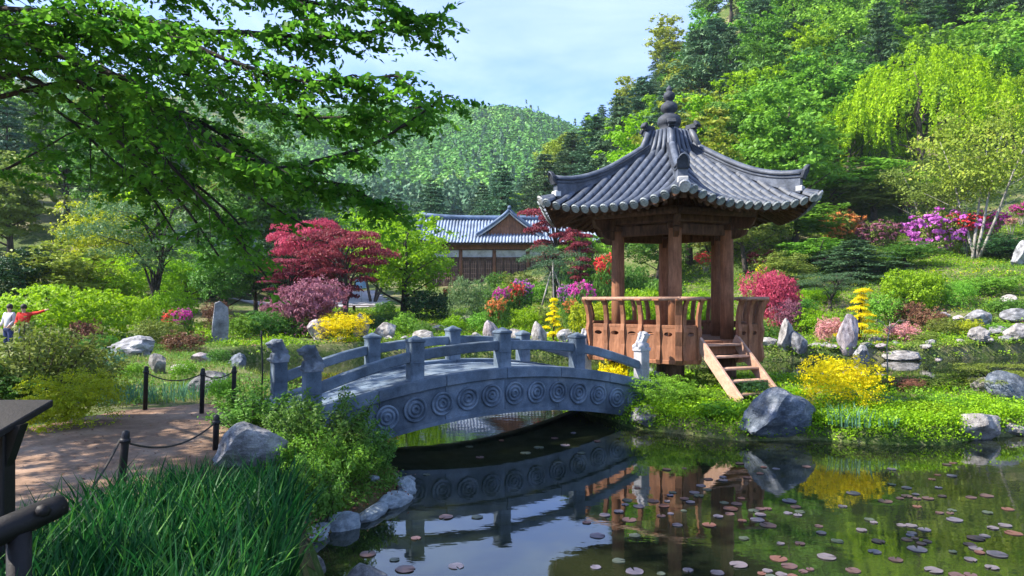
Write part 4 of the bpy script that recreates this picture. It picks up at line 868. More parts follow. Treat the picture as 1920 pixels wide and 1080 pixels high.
def cover(P, n, size, hgt, per=9, clump=None, r=None, spread=.12, asp=.6):
    p = off_path(pts_in(P, n, clump=clump, r=r)); C = np.repeat(p, per, 0); hh = np.repeat(rng.uniform(.3, 1, len(p)), per)*hgt
    C = C+np.stack([rng.normal(size=len(C))*spread, rng.normal(size=len(C))*spread, rng.uniform(.05, 1, len(C))*hh], 1); t = np.repeat(rng.uniform(0, .7, len(p)), per)+rng.uniform(0, .3, len(C))
    return leafquads(C, size, asp, np.tile([0, 0, 1.], (len(C), 1)), .8, tint=t)
IR = [(-3.5, 3.0), (-3.25, 4.2), (-2.95, 5.2), (-2.2, 5.5), (-1.75, 5.6), (-1.45, 4.6), (-1.25, 3.2), (-1.2, 2.6), (-3.0, 2.4)]
p = pts_in(IR, 5000, land=-.2); p[:, 2] = np.maximum(p[:, 2], .2)
stuff('iris_grass', [blades(p, .60, .026, .34, 4), blades(p[:500]+rng.normal(size=(500, 3))*[.05, .05, 0], .42, .02, 1.1, 4), blades(pts_in([(-3.6, 3.4), (-3.0, 5.6), (-2.2, 6.0), (-2.2, 4.4), (-3, 3)], 700), .40, .012, .3, 3)], 'iris', 'dense dark green iris blades filling the near bank')
# spiky clumps and thin grass tufts
def tuft(label, px, Y, n, h, w, rad, m, lean=.35, name='iris_clump', z=None):
    p0 = G(px, Y); 
    if z is not None: p0.z = z
    a = rng.uniform(0, 6.283, n); rr = rad*np.sqrt(rng.uniform(0, 1, n)); P = np.stack([np.cos(a)*rr, np.sin(a)*rr, np.full(n, -.02)], 1)
    V, Q, T = blades(P, h, w, lean, 4, dirv=P/rad*1.2); o = link(name, npmesh(name, V, Q, T), M[m]); o.location = p0; return tag(o, label, 'plant')
tuft('spiky dark green iris clump between the path and the dappled rock', 368, 6.9, 190, .46, .022, .24, 'iris')
tuft('small wiry plant at the near edge of the path by the log rail', 152, 4.3, 60, .42, .010, .12, 'iris', .5)
tuft('blue-green iris clump at the water below the yellow bush', 1590, 12.1, 120, .36, .022, .42, 'iris_blue', .25)
tuft('small grassy iris clump at the water right of the blue-green one', 1650, 12.0, 70, .26, .018, .3, 'iris_blue', .3)
tuft('dark iris clump along the rope fence, left part', 235, 12.0, 130, .38, .02, .5, 'iris_blue', .25); tuft('dark iris clump along the rope fence, right part', 325, 12.2, 130, .38, .02, .55, 'iris_blue', .25)
tuft('reedy green clump beside the left end of the bridge', 655, 9.7, 110, .42, .012, .25, 'grass', .3, 'reed_clump')
NEARB = [(-8, 11.0), (-4.6, 11.9), (-3.2, 12.6), (-5, 15), (-7, 18), (-10, 22), (-11.5, 26), (-10, 29), (-16, 30), (-26, 26), (-20, 14), (-12, 8.6), (-8.5, 8.6), (-6.9, 9.7)]
stuff('meadow_grass', [blades(off_path(pts_in(NEARB, 26000, clump=(1.3, 1, -.1))), .13, .009, .4, 2), blades(off_path(pts_in(NEARB, 7000, clump=(2.1, 4, .1))), .22, .012, .4, 2)], 'grass', 'light green grass and weeds of the left meadow')
stuff('meadow_ground_cover', cover(NEARB, 3800, .06, .14, 10, (.9, 3, .0)), 'green', 'low leafy weeds scattered over the left meadow')
stuff('meadow_brown_cover', cover(NEARB, 900, .05, .12, 9, (1.2, 7, .35)), 'brown', 'brown and reddish ground plants in the left meadow')
BANK = [(-3.4, 9.0), (-2.9, 7.2), (-3.0, 5.7), (-1.6, 5.6), (-2.3, 7), (-1.9, 7.5), (-1.5, 8.6), (-1.6, 9.3), (-2.2, 10), (-2.4, 11.4), (-2.9, 11)]
sheet('soil', [(-3.3, 9.6), (-2.95, 7.2), (-2.9, 5.4), (-1.3, 5.0), (-1.9, 6.2), (-2.2, 6.8), (-1.6, 7.4), (-1.25, 8.4), (-1.3, 9.4), (-2.0, 10), (-2.2, 11.4), (-2.9, 11)], M['soil'], .012, .09)
stuff('bank_grass', [blades(off_path(pts_in(BANK, 2600)), .14, .007, .5, 2)], 'grass', 'short grass on the near bank'); stuff('bank_cover', [cover(BANK, 1500, .045, .13, 10, (2.2, 2, -.3), spread=.06), cover(BANK, 500, .05, .05, 10, None, spread=.08)], 'green', 'low leafy plants on the near bank'); stuff('fallen_leaves', cover(BANK, 900, .035, .02, 8, None, spread=.1), 'brown', 'brown leaf litter on the near bank')
FAR = [(-11, 26.6), (-6, 28.8), (.9, 29.3), (5.6, 29.0), (11.3, 27.5), (16, 27.4), (22, 28.8), (30, 30), (40, 42), (44, 58), (20, 56), (6, 50), (-8, 47), (-14, 42), (-16, 32)]
stuff('path_litter', [leafquads(pts_in(PATHP, 2600)+[0, 0, .024], .035, .6, np.tile([0, 0, 1.], (len(pts_in(PATHP, 1)), 1))[:1].repeat(1, 0), 2.5)], 'brown', 'dry leaf litter strewn on the earth path')
stuff('far_bank_cover', [cover(FAR, 8500, .12, .24, 12, (.55, 1, -.35), spread=.22), cover(FAR, 3500, .09, .34, 9, (.8, 5, .0), spread=.18)], 'lime', 'bright green ground plants covering the far bank')
stuff('far_bank_dark_cover', cover(FAR, 4200, .11, .24, 11, (.5, 9, -.1), spread=.22), 'green', 'darker green ground plants on the far bank')
stuff('far_bank_grass', blades(pts_in(FAR, 14000, clump=(.7, 3, -.2)), .24, .018, .4, 2), 'grass', 'pale grass on the far bank slope')
for m_, k, thr, lab in (('pinkflower', 2, .42, 'pale pink flowers scattered over the far bank'), ('gold', 6, .5, 'yellow flowers and shoots scattered over the far bank'), ('brown', 4, .45, 'brown and russet plants scattered over the far bank')):
    stuff('ground_flowers' if m_ != 'brown' else 'russet_cover', cover(FAR, 1900, .07, .22, 9, (.75, k, thr), spread=.14), m_, lab)
IP = [(6.5+(q[0]-6.5)*1.05, 15.5+(q[1]-15.5)*1.07) for q in ISLE]
SHO = [(-6, 28.8), (.9, 29.3), (5.6, 29.0), (11.3, 27.5), (16, 27.4), (22, 28.8), (30, 29.5), (30, 30.3), (22, 29.8), (16, 28.5), (11.3, 28.6), (5.6, 30), (.9, 30.3), (-6, 29.8)]
stuff('shore_cover', [cover(SHO, 1500, .09, .2, 12, None, spread=.13)], 'olive', 'low olive plants along the far waterline'); stuff('shore_reeds', blades(pts_in(SHO, 2600), .26, .016, .5, 2), 'grass', 'thin reeds and grass along the far waterline')
stuff('island_cover', [cover(IP, 3300, .055, .20, 13, (1.4, 2, -.35), spread=.09)], 'lime', 'bright low ground plants covering the island')
stuff('island_green_cover', cover(IP, 1500, .06, .22, 11, (1.7, 5, .0), spread=.09), 'fresh', 'fresh green leafy plants on the island')
stuff('island_grass', blades(pts_in(IP, 9000), .13, .008, .4, 2), 'grass', 'short grass on the island')
ED = [(2.0, 13.3), (2.8, 12.5), (3.9, 11.8), (5.3, 11.9), (6.3, 11.5), (7.4, 11.45), (8.5, 12.0), (9.6, 12.3), (9.4, 13.5), (6.5, 12.8), (4.2, 13.1), (3.2, 13.7)]
stuff('island_edge_cover', [cover(ED, 2300, .05, .26, 14, None, spread=.08)], 'lime', 'lime green leafy plants along the island shore')

# ------------------------------------------------------------------ shrubs and plants near the bridge and on the island
ptree('fresh green leafy shrub crowding the left end of the bridge', 478, 9.2, 150, 728, 'green', 'stemA', name='shrub', cat_='shrub')
ptree('broad leafy green bush on the bank covering the foot of the bridge', 600, 8.6, 190, 742, 'green', 'stemB', name='shrub', cat_='shrub')
ptree('leafy green bush hanging over the bank beside the girder', 668, 8.9, 130, 790, 'green', 'stemA', name='shrub', cat_='shrub')
ptree('low leafy bush between the dappled rock and the stone edging', 560, 7.9, 130, 812, 'fresh', 'stemB', name='shrub', cat_='shrub')
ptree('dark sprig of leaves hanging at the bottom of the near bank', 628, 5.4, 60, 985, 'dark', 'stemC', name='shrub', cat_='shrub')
ptree('leafy bush at the bank corner above the stone edging', 640, 8.3, 140, 820, 'fresh', 'stemB', name='shrub', cat_='shrub'); ptree('drooping leafy bush at the tip of the bank under the girder', 702, 9.3, 90, 812, 'green', 'stemA', name='shrub', cat_='shrub')
ptree('dark leafy bush between rock and stone edging, lower part', 590, 7.3, 120, 860, 'green', 'stemA', name='shrub', cat_='shrub')
for i, (px, Y, w, h) in enumerate([(655, 7.55, 40, 16), (610, 6.9, 60, 30), (700, 8.6, 30, 14), (590, 6.2, 50, 34), (640, 8.0, 24, 12), (560, 6.7, 36, 24)]): prock('small mossy stone in the soil of the near bank', px, Y, w, h, ['rock', 'rock_pale', 'moss'][i % 3], i+1, i, .8)['group'] = 'small stones in the near bank'
shrub('rounded green bush at the right end of the bridge', 1240, 13.6, 120, 706, 'fresh', 'fine')
shrub('low green bush between the bridge end and the stairs', 1310, 13.9, 90, 728, 'fresh', 'mound2')
shrub('reddish and green low bush under the pavilion platform', 1328, 14.6, 70, 690, 'olive', 'mound1')
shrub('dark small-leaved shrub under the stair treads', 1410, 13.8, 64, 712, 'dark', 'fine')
shrub('low green plants in front of the stairs beside the boulder', 1360, 12.7, 84, 752, 'fresh', 'mound0')
shrub('small yellow bush behind the right lion post', 1150, 15.4, 64, 678, 'gold', 'mound1')
shrub('large bright yellow bush on the island right of the stairs', 1578, 13.1, 142, 672, 'gold', 'fine')
shrub('small yellow flowering plant between the boulder and the yellow bush', 1502, 13.1, 46, 752, 'gold', 'mound1')
shrub('dark reddish-brown shrub on the island right of the yellow bush', 1690, 14.4, 78, 708, 'brown', 'fine')
shrub('olive green mound behind the brown shrub on the island', 1735, 14.8, 100, 706, 'olive', 'mound2')
shrub('bluish green low shrub below the yellow bush', 1648, 13.4, 80, 752, 'iris_blue', 'mound0')
shrub('lime green mound at the island shore, left of the white rock', 1720, 12.9, 110, 752, 'lime', 'mound2')
shrub('bright green mound at the shore under the yellow bush', 1545, 12.9, 90, 768, 'fresh', 'mound1')
shrub('leafy mound next to the tilted white rock', 1765, 13.3, 90, 742, 'fresh', 'mound0')
shrub('lime green low mound at the foot of the stairs', 1470, 13.9, 80, 735, 'lime', 'mound2')
shrub('small green tuft of leaves by the bluish rock at the frame edge', 1862, 13.6, 56, 768, 'fresh', 'mound1')
ptree('low spreading pine with mossy green pads on the island', 1850, 14.9, 160, 682, 'olive', 'lowpine', name='dwarf_pine', bark='bark_dark')
# thin bare sapling
sp_ = G(1662, 17.2); st = thing('sapling', 'thin pale leafless sapling standing on the island in front of the far shore', 'tree', sp_)
MB().tube([(0, 0, -.2), (.03, 0, .5), (.02, .02, 1.0), (.10, 0, 1.55)], [.022, .018, .014, .010], 7).build('trunk', M['bark_pale'], st)
for a, l in ((.4, .5), (2.2, .55), (3.6, .4), (5.2, .45), (1.2, .35)):
    MB().tube([(.08, 0, 1.4), (.08+math.cos(a)*l*.6, math.sin(a)*l*.4, 1.5+l*.3), (.08+math.cos(a)*l*1.1, math.sin(a)*l*.6, 1.52+l*.25)], [.008, .006, .003], 5).build('branch', M['bark_pale'], st)

# ------------------------------------------------------------------ left meadow and path side
shrub('bright yellow-green bush at the edge of the path', 140, 9.6, 165, 698, 'yellowgreen', 'fine')
shrub('lower skirt of the yellow-green bush beside the shaded path', 100, 9.3, 110, 735, 'yellowgreen', 'mound2')
ptree('large loose olive green bush at the left frame edge', 55, 12.0, 250, 612, 'olive', 'stemB', name='shrub', cat_='shrub')
ptree('olive bush with reddish twigs behind the yellow-green bush', 160, 13.2, 130, 660, 'olive', 'stemA', name='shrub', cat_='shrub')
shrub('green mound under the olive bush at the left frame edge', 20, 11.2, 140, 690, 'green', 'mound2')
shrub('wide bright lime bush behind the two people', 125, 27.5, 225, 540, 'lime', 'big')
shrub('dark brown-red low shrub right of the wide lime bush', 162, 25.5, 56, 602, 'brown', 'mound1')
shrub('lime green mound below the leaning pine trunk', 262, 31, 66, 556, 'lime', 'mound1'); shrub('rounded lime bush right of the leaning pine trunk', 322, 33, 90, 538, 'lime', 'mound2')
shrub('magenta azalea low in the left meadow', 342, 28, 34, 580, 'green', 'mound0', flowers='magenta'); shrub('pale red azalea beside the magenta one', 322, 28.6, 34, 584, 'green', 'mound0', flowers='redflower')
shrub('reddish bush behind the tall grey slab of stone', 406, 31, 50, 566, 'brown', 'fine')
shrub('olive heather mound behind the long flat boulder', 300, 25.5, 90, 600, 'olive', 'mound1'); shrub('russet heather mound right of the long flat boulder', 345, 24.5, 70, 622, 'brown', 'mound2')
shrub('green mound left of the long flat boulder', 190, 23, 60, 628, 'green', 'mound0'); shrub('fresh green mound right of the slab of stone', 462, 29.8, 70, 590, 'fresh', 'mound2')
shrub('fresh green bush behind the left lion posts', 505, 30.2, 80, 585, 'green', 'big'); shrub('bright leafy plant in the meadow in front of the flat boulder', 248, 15.5, 50, 680, 'fresh', 'mound1')
shrub('green plant beside the white pointed rock', 345, 15.0, 44, 676, 'fresh', 'mound0'); shrub('grey-green sage mound in the meadow', 205, 17, 60, 655, 'iris_blue', 'mound2')
shrub('small leafy plant beside the round stone', 410, 19, 44, 655, 'green', 'mound1'); shrub('leafy clump at the path corner near the fence', 418, 11.6, 60, 706, 'fresh', 'mound1')
shrub('bright yellow bush on the bank behind the bridge railing', 640, 29.9, 100, 588, 'gold', 'fine'); shrub('yellow-green lower bush at the foot of the yellow one', 652, 29.8, 60, 632, 'yellowgreen', 'mound1')
ptree('curved-trunk garden pine leaning over the left meadow', 285, 33, 260, 372, 'gpine', 'pinepads', name='pine_tree', bark='bark_dark', rz=2.2)
ptree('bright lime tree behind the garden pine', 190, 44, 150, 372, 'yellowgreen', 'gardA', rz=1); ptree('lime tree right behind the garden pine', 262, 47, 130, 362, 'lime', 'gardB')
ptree('olive yellow bushy tree behind the wide lime bush', 118, 36, 170, 462, 'yolive', 'gardB'); ptree('low lime tree under the garden pine crown', 205, 38, 150, 478, 'lime', 'gardA')
ptree('lime tree between the pine trunk and the slab of stone', 345, 40, 130, 462, 'lime', 'gardA'); ptree('dark green tree behind the maples, left part', 425, 38, 130, 450, 'green', 'gardA'); ptree('small dark evergreen at the far left', 20, 34, 120, 470, 'dark', 'gardB')
ptree('dark green tree standing left of the pink-topped maple', 480, 40, 130, 455, 'dark', 'decC'); ptree('dark evergreen left of the second tiled roof', 385, 46, 130, 420, 'dark', 'conC', name='pine_tree'); ptree('dark evergreen behind the pink-topped maple', 560, 55, 130, 392, 'dark', 'conC', name='pine_tree')
# maples
ptree('tall maple with bright pink-red top left of the road', 572, 40, 125, 414, 'pinkmaple', 'maple', name='maple_tree'); ptree('broad dark red maple beside the road', 645, 36.5, 175, 430, 'maple', 'maple', name='maple_tree', rz=.5)
ptree('dark red maple spreading at the foot of the pink-topped one', 545, 36, 110, 486, 'maple', 'mapleB', name='maple_tree')
shrub('dome-shaped purple-pink weeping maple on the bank', 575, 31, 130, 527, 'purplemaple', 'cascade', name='maple_shrub', cat_='maple'); shrub('small purple maple dome at the left of the larger dome', 530, 31.5, 70, 560, 'purplemaple', 'cascade', name='maple_shrub', cat_='maple')
shrub('leafy green plants below the purple maple dome', 545, 30.8, 90, 604, 'green', 'big')
ptree('yellow-green tree with forked dark trunk by the road', 755, 42, 190, 402, 'lime', 'gardA', bark='bark_dark', rz=1.4); ptree('taller lime tree behind the forked tree', 700, 52, 110, 395, 'lime', 'gardB')
shrub('dark green clipped hedge mound right of the forked tree', 800, 42, 90, 548, 'dark', 'big')
shrub('round cloud-clipped green pine bush in front of the hanok', 878, 39, 76, 522, 'gpine', 'fine', name='clipped_pine', cat_='pine')
for i, (px, Y, w, yt, fl, lab) in enumerate([(940, 38, 34, 540, 'magenta', 'bright magenta azalea right of the round clipped pine'), (966, 39, 40, 532, 'redflower', 'red-pink azalea in front of the hanok corner post'), (980, 42, 40, 526, 'violet', 'violet azalea under the propped pine, left side'), (1090, 38, 50, 530, 'magenta', 'bright magenta azalea left of the pavilion'), (1060, 40, 36, 536, 'violet', 'violet azalea under the propped pine, right side'), (838, 44, 16, 540, 'redflower', 'small crimson azalea at the end of the hedge mound'), (1140, 44, 52, 480, 'redflower', 'tall scarlet azalea just left of the pavilion columns'), (1070, 33, 30, 562, 'orange', 'small orange azalea left of the pavilion railing'), (930, 35, 40, 560, 'orange', 'low orange-brown azalea below the magenta one')]):
    shrub(lab, px, Y, w, yt, 'green', 'mound%d' % (i % 3), flowers=fl, name='azalea', cat_='azalea')
ptree('golden layered shrub on the far bank left of the pavilion', 1038, 31.5, 44, 560, 'gold', 'goldpads', name='shrub', cat_='shrub')
shrub('yellow-green mound at the left side of the pavilion platform', 1120, 24, 60, 575, 'yellowgreen', 'mound2') if False else shrub('yellow-green mound behind the left railing of the pavilion', 1110, 31, 80, 570, 'yellowgreen', 'big')
shrub('lime mound seen through the pavilion railing', 1195, 33, 90, 545, 'lime', 'big'); shrub('lime mound behind the pavilion columns', 1300, 34, 90, 550, 'lime', 'big'); shrub('green mound behind the back railing of the pavilion', 1245, 36, 90, 528, 'green', 'big')
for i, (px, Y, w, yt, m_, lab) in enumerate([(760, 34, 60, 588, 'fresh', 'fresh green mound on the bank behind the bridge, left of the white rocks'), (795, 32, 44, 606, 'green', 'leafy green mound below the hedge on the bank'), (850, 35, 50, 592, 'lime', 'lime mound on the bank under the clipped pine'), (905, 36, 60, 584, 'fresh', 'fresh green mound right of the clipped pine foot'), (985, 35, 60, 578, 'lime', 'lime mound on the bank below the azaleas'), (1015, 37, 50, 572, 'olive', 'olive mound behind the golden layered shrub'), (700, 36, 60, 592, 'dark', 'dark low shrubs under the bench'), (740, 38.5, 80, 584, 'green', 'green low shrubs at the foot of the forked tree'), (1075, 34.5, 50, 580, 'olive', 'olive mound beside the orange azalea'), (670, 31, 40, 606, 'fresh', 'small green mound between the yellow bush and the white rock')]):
    shrub(lab, px, Y, w, yt, m_, 'mound%d' % (i % 3))
for px, Y, w, yt, m_, k_, lab in [(935, 56, 60, 512, 'green', 'mound1', 'green mound in front of the hall doors'), (975, 54, 70, 510, 'olive', 'mound2', 'olive mound at the right end of the hall steps'), (1000, 50, 60, 528, 'fresh', 'mound0', 'fresh green mound left of the wooden props'), (955, 50, 60, 532, 'lime', 'mound1', 'lime mound behind the magenta azalea'), (1090, 52, 80, 500, 'green', 'big', 'green shrub below the dark red maple'), (905, 47, 50, 532, 'green', 'mound2', 'green mound behind the clipped pine'), (1180, 46, 80, 500, 'green', 'big', 'green shrub behind the left pavilion column'), (1060, 56, 60, 500, 'olive', 'mound0', 'olive shrub behind the propped pine'), (720, 43, 40, 566, 'green', 'mound0', 'small green shrub at the left of the forked trunk')]: shrub(lab, px, Y, w, yt, m_, k_)
# propped pine
pp = ptree('wide dark green pine held up by wooden props', 1036, 44, 118, 464, 'pine', 'pinepads', name='pine_tree', bark='bark_dark', rz=.4)
b = G(1036, 43.2)
for nm_, dx1, dx0, z1 in (('prop', -.9, -.1, 2.9), ('prop', 1.2, .1, 2.9), ('prop', .1, .0, 3.6)):
    tag(MB().tube([(dx1, -.3, 0), (dx0, 0, z1)], .05, 7).build('support_pole', M['bark_pale'], loc=b), {'-0.9': 'left splayed pole propping the wide pine', '1.2': 'right splayed pole propping the wide pine', '0.1': 'upright pole standing in the middle of the propped pine'}[str(dx1)], 'pole', 'poles propping the wide pine')
ptree('tall red maple at the left tip of the pavilion roof', 1040, 50, 100, 388, 'maple', 'mapleB', name='maple_tree', rz=2); ptree('dark red maple below the pavilion eave', 1085, 47, 60, 430, 'maple', 'mapleB', name='maple_tree')
ptree('green layered tree under the left eave of the pavilion', 1110, 49, 110, 440, 'fresh', 'maple', bark='bark_pale'); 

# ------------------------------------------------------------------ right bank garden
shrub('rose-red weeping maple dome right of the pavilion railing', 1452, 35, 104, 512, 'pinkmaple', 'cascade', name='maple_shrub', cat_='maple'); shrub('orange-red skirt of low maple under the rose-red dome', 1478, 34, 60, 560, 'purplemaple', 'cascade', name='maple_shrub', cat_='maple')
ptree('golden layered cypress behind the tall mauve stone', 1614, 30.5, 72, 542, 'gold', 'goldpads', name='shrub', cat_='shrub', bark='bark_dark')
ptree('broad dark green conifer behind the golden cypress', 1602, 43, 160, 452, 'pine', 'conC', name='pine_tree'); ptree('low dark pine spreading below the broad conifer', 1560, 38, 120, 512, 'pine', 'pinepads', name='pine_tree')
RS = [(1535, 40, 70, 540, 'lime', 'big', 'lime shrub between the rose-red maple and the dark pine'), (1500, 38, 70, 560, 'green', 'mound1', 'green mound right of the rose-red maple'), (1715, 36, 110, 508, 'lime', 'big', 'large bright lime shrub right of the dark conifer'), (1660, 34, 70, 552, 'fresh', 'mound2', 'fresh green mound below the dark conifer'),
      (1795, 35, 66, 528, 'fresh', 'fine', 'rounded light green ball shrub on the right bank'), (1855, 36, 100, 520, 'fresh', 'big', 'bright ferny shrub at the foot of the pale trunks'), (1890, 33, 80, 560, 'green', 'mound1', 'green mound at the right frame edge above the rocks'), (1740, 32.5, 60, 578, 'brown', 'mound2', 'brown-red heather mound on the right bank'),
      (1700, 33.5, 60, 566, 'brown', 'mound1', 'greyish heather mound behind the sapling'), (1872, 30.8, 50, 606, 'fresh', 'mound0', 'bright green plant beside the block-shaped rock'), (1765, 31.5, 50, 596, 'olive', 'mound0', 'olive mound above the long white shore stone'), (1555, 31, 50, 596, 'pinkflower', 'mound1', 'pale blossoming mound left of the tall mauve stone'),
      (1690, 30.8, 60, 606, 'pinkflower', 'mound2', 'pale pink blossoming mound behind the long flat shore stone'), (1730, 30.2, 50, 622, 'olive', 'mound0', 'low olive plants on the shore right of the sapling'), (1520, 33.5, 60, 580, 'lime', 'mound0', 'lime mound on the slope behind the two-headed stone'), (1440, 31, 50, 606, 'green', 'mound2', 'green mound at the right end of the pavilion platform'), (1815, 31.2, 50, 598, 'yellowgreen', 'mound2', 'yellow-green mound above the block-shaped rock'), (1575, 29.3, 30, 632, 'green', 'mound1', 'small green plant left of the tall mauve stone'), (1650, 29.2, 34, 640, 'yellowgreen', 'mound0', 'small yellow-green plant right of the leaning grey rock')]
for px, Y, w, yt, m_, k_, lab in RS: shrub(lab, px, Y, w, yt, m_, k_)
AZ = [(1430, 48, 64, 456, 'maple', 'dark crimson azalea right of the pavilion columns'), (1441, 44, 44, 484, 'gold', 'yellow bush above the rose-red maple'), (1324, 50, 44, 462, 'redflower', 'crimson azalea seen between the pavilion columns'), (1575, 52, 90, 415, 'orange', 'orange-blooming azalea on the slope right of the eave'), (1600, 54, 40, 412, 'pinkflower', 'pink-blooming azalea above the orange one'), (1541, 46, 30, 472, 'magenta', 'dark magenta azalea beside a pale trunk'),
      (1650, 50, 80, 436, 'purplemaple', 'dark purple-leaved shrub on the slope'), (1765, 48, 130, 380, 'violet', 'tall violet azalea in front of the pale trunks'), (1812, 47, 66, 384, 'redflower', 'scarlet azalea between the violet and magenta ones'), (1850, 48, 76, 378, 'magenta', 'tall magenta azalea right of the pale trunk'), (1708, 54, 24, 370, 'magenta', 'small magenta azalea high on the slope'), (1915, 54, 40, 372, 'magenta', 'magenta azalea cut by the right frame edge'), (1895, 52, 26, 402, 'pinkflower', 'pink azalea near the right frame edge')]
for px, Y, w, yt, fl, lab in AZ:                                  # bare-stemmed tall azaleas
    p_ = G(px, Y); zt = CH+(HZ-yt)/F*Y; w_ = w*Y/F; dz = max(0, zt-p_.z-w_*.85)
    o = thing('azalea', lab, 'azalea', p_, random.uniform(0, 6)); s = w_/1.6
    for nm_, me_, m_ in (('foliage', PR['mound1'][0], 'olive'), ('blossom', FLW[0], fl)):
        q = link(nm_, me_, M[m_], o); q.location = (0, 0, dz); q.scale = (s*(.8 if nm_ == 'foliage' else 1.15),)*2+(s*1.1,)
    if dz > .4:
        m = MB()
        for k in range(6): a = k*1.05; m.tube([(0, 0, -.2), (math.cos(a)*.2, math.sin(a)*.2, dz*.6), (math.cos(a)*s*.5, math.sin(a)*s*.5, dz+s*.4)], [.035, .025, .012], 5)
        m.build('stems', M['bark_pale'], o)
ptree('slender pale-stemmed tree with airy yellow-green crown on the right', 1830, 46, 210, 215, 'yolive', 'airy', bark='bark_pale'); pass
ptree('small multi-stemmed pale tree on the slope behind the azaleas', 1745, 50, 150, 300, 'olive', 'airy', bark='bark_pale')
ptree('large weeping lime tree high on the right slope', 1730, 62, 330, 105, 'lime', 'weep', name='weeping_tree'); ptree('weeping lime tree cut by the right frame edge', 1905, 66, 240, 150, 'lime', 'weep', name='weeping_tree'); ptree('smaller weeping lime tree left of the large one', 1590, 66, 170, 200, 'lime', 'weep', name='weeping_tree')
for i, (px, Y, w, yt, m_, k_, lab) in enumerate([(1072, 90, 100, 252, 'pine', 'conA', 'dark pine on the ridge line left of the pavilion, lowest of four'), (1118, 84, 110, 222, 'bluepine', 'conB', 'dark bluish pine left of the pavilion roof, below the ridge line'), (1162, 80, 110, 186, 'pine', 'conC', 'tall dark pine just left of the pavilion finial'), (1205, 92, 120, 150, 'bluepine', 'conA', 'tall bluish pine directly behind the pavilion finial'), (1420, 95, 160, 5, 'pine', 'conC', 'big dark pine high above the roof ridge'), (1340, 96, 140, 40, 'bluepine', 'conB', 'bluish pine high on the hill right of the sky gap'), (1530, 74, 190, 120, 'fresh', 'decC', 'tall fresh green tree above the right eave, just left of the weeping trees'), (1600, 84, 180, 60, 'pine', 'conC', 'big dark pine above the large weeping tree, left side'), (1690, 88, 170, 30, 'green', 'decA', 'big deep green tree above the large weeping tree'), (1500, 88, 170, 40, 'pine', 'conA', 'tall dark pine high on the hill right of the roof ridge'), (1850, 82, 200, 40, 'fresh', 'decC', 'fresh green tree above the weeping tree at the right edge'), (1400, 48, 150, 350, 'olive', 'decC', 'olive green tree under the right eave of the pavilion'), (1490, 50, 160, 380, 'fresh', 'decB', 'fresh green tree right of the pavilion eave'), (1340, 52, 110, 430, 'olive', 'gardB', 'olive tree seen between the pavilion columns'), (1230, 50, 130, 420, 'green', 'decC', 'green tree seen behind the pavilion columns'), (1560, 58, 190, 300, 'fresh', 'decA', 'large fresh green tree on the slope beside the eave tip'), (1470, 62, 190, 230, 'fresh', 'decC', 'large bright green tree behind the roof slope'), (1390, 64, 170, 210, 'lime', 'decA', 'lime green tree behind the roof ridge'), (1640, 56, 160, 330, 'olive', 'decB', 'olive green tree above the purple shrub'), (1690, 58, 150, 330, 'lime', 'decD', 'slim lime tree below the large weeping tree'), (1330, 72, 120, 180, 'yolive', 'decB', 'yellow-olive tree right of the finial'), (1570, 72, 200, 215, 'fresh', 'decA', 'bright green tree left of the large weeping tree'), (1180, 60, 90, 440, 'fresh', 'gardA', 'fresh green tree left of the pavilion columns'), (1640, 44, 100, 480, 'fresh', 'gardA', 'small bright green tree behind the broad conifer'), (1700, 43, 120, 455, 'green', 'gardA', 'green tree left of the pale trunks'), (1895, 45, 130, 440, 'dark', 'gardA', 'dark green tree at the right frame edge below the airy crown'), (1530, 46, 120, 448, 'fresh', 'gardB', 'light green tree beside the dark magenta azalea'), (1470, 43, 90, 475, 'olive', 'gardB', 'small olive tree above the rose-red maple')]):
    ptree(lab, px, Y, w, yt, m_, k_)

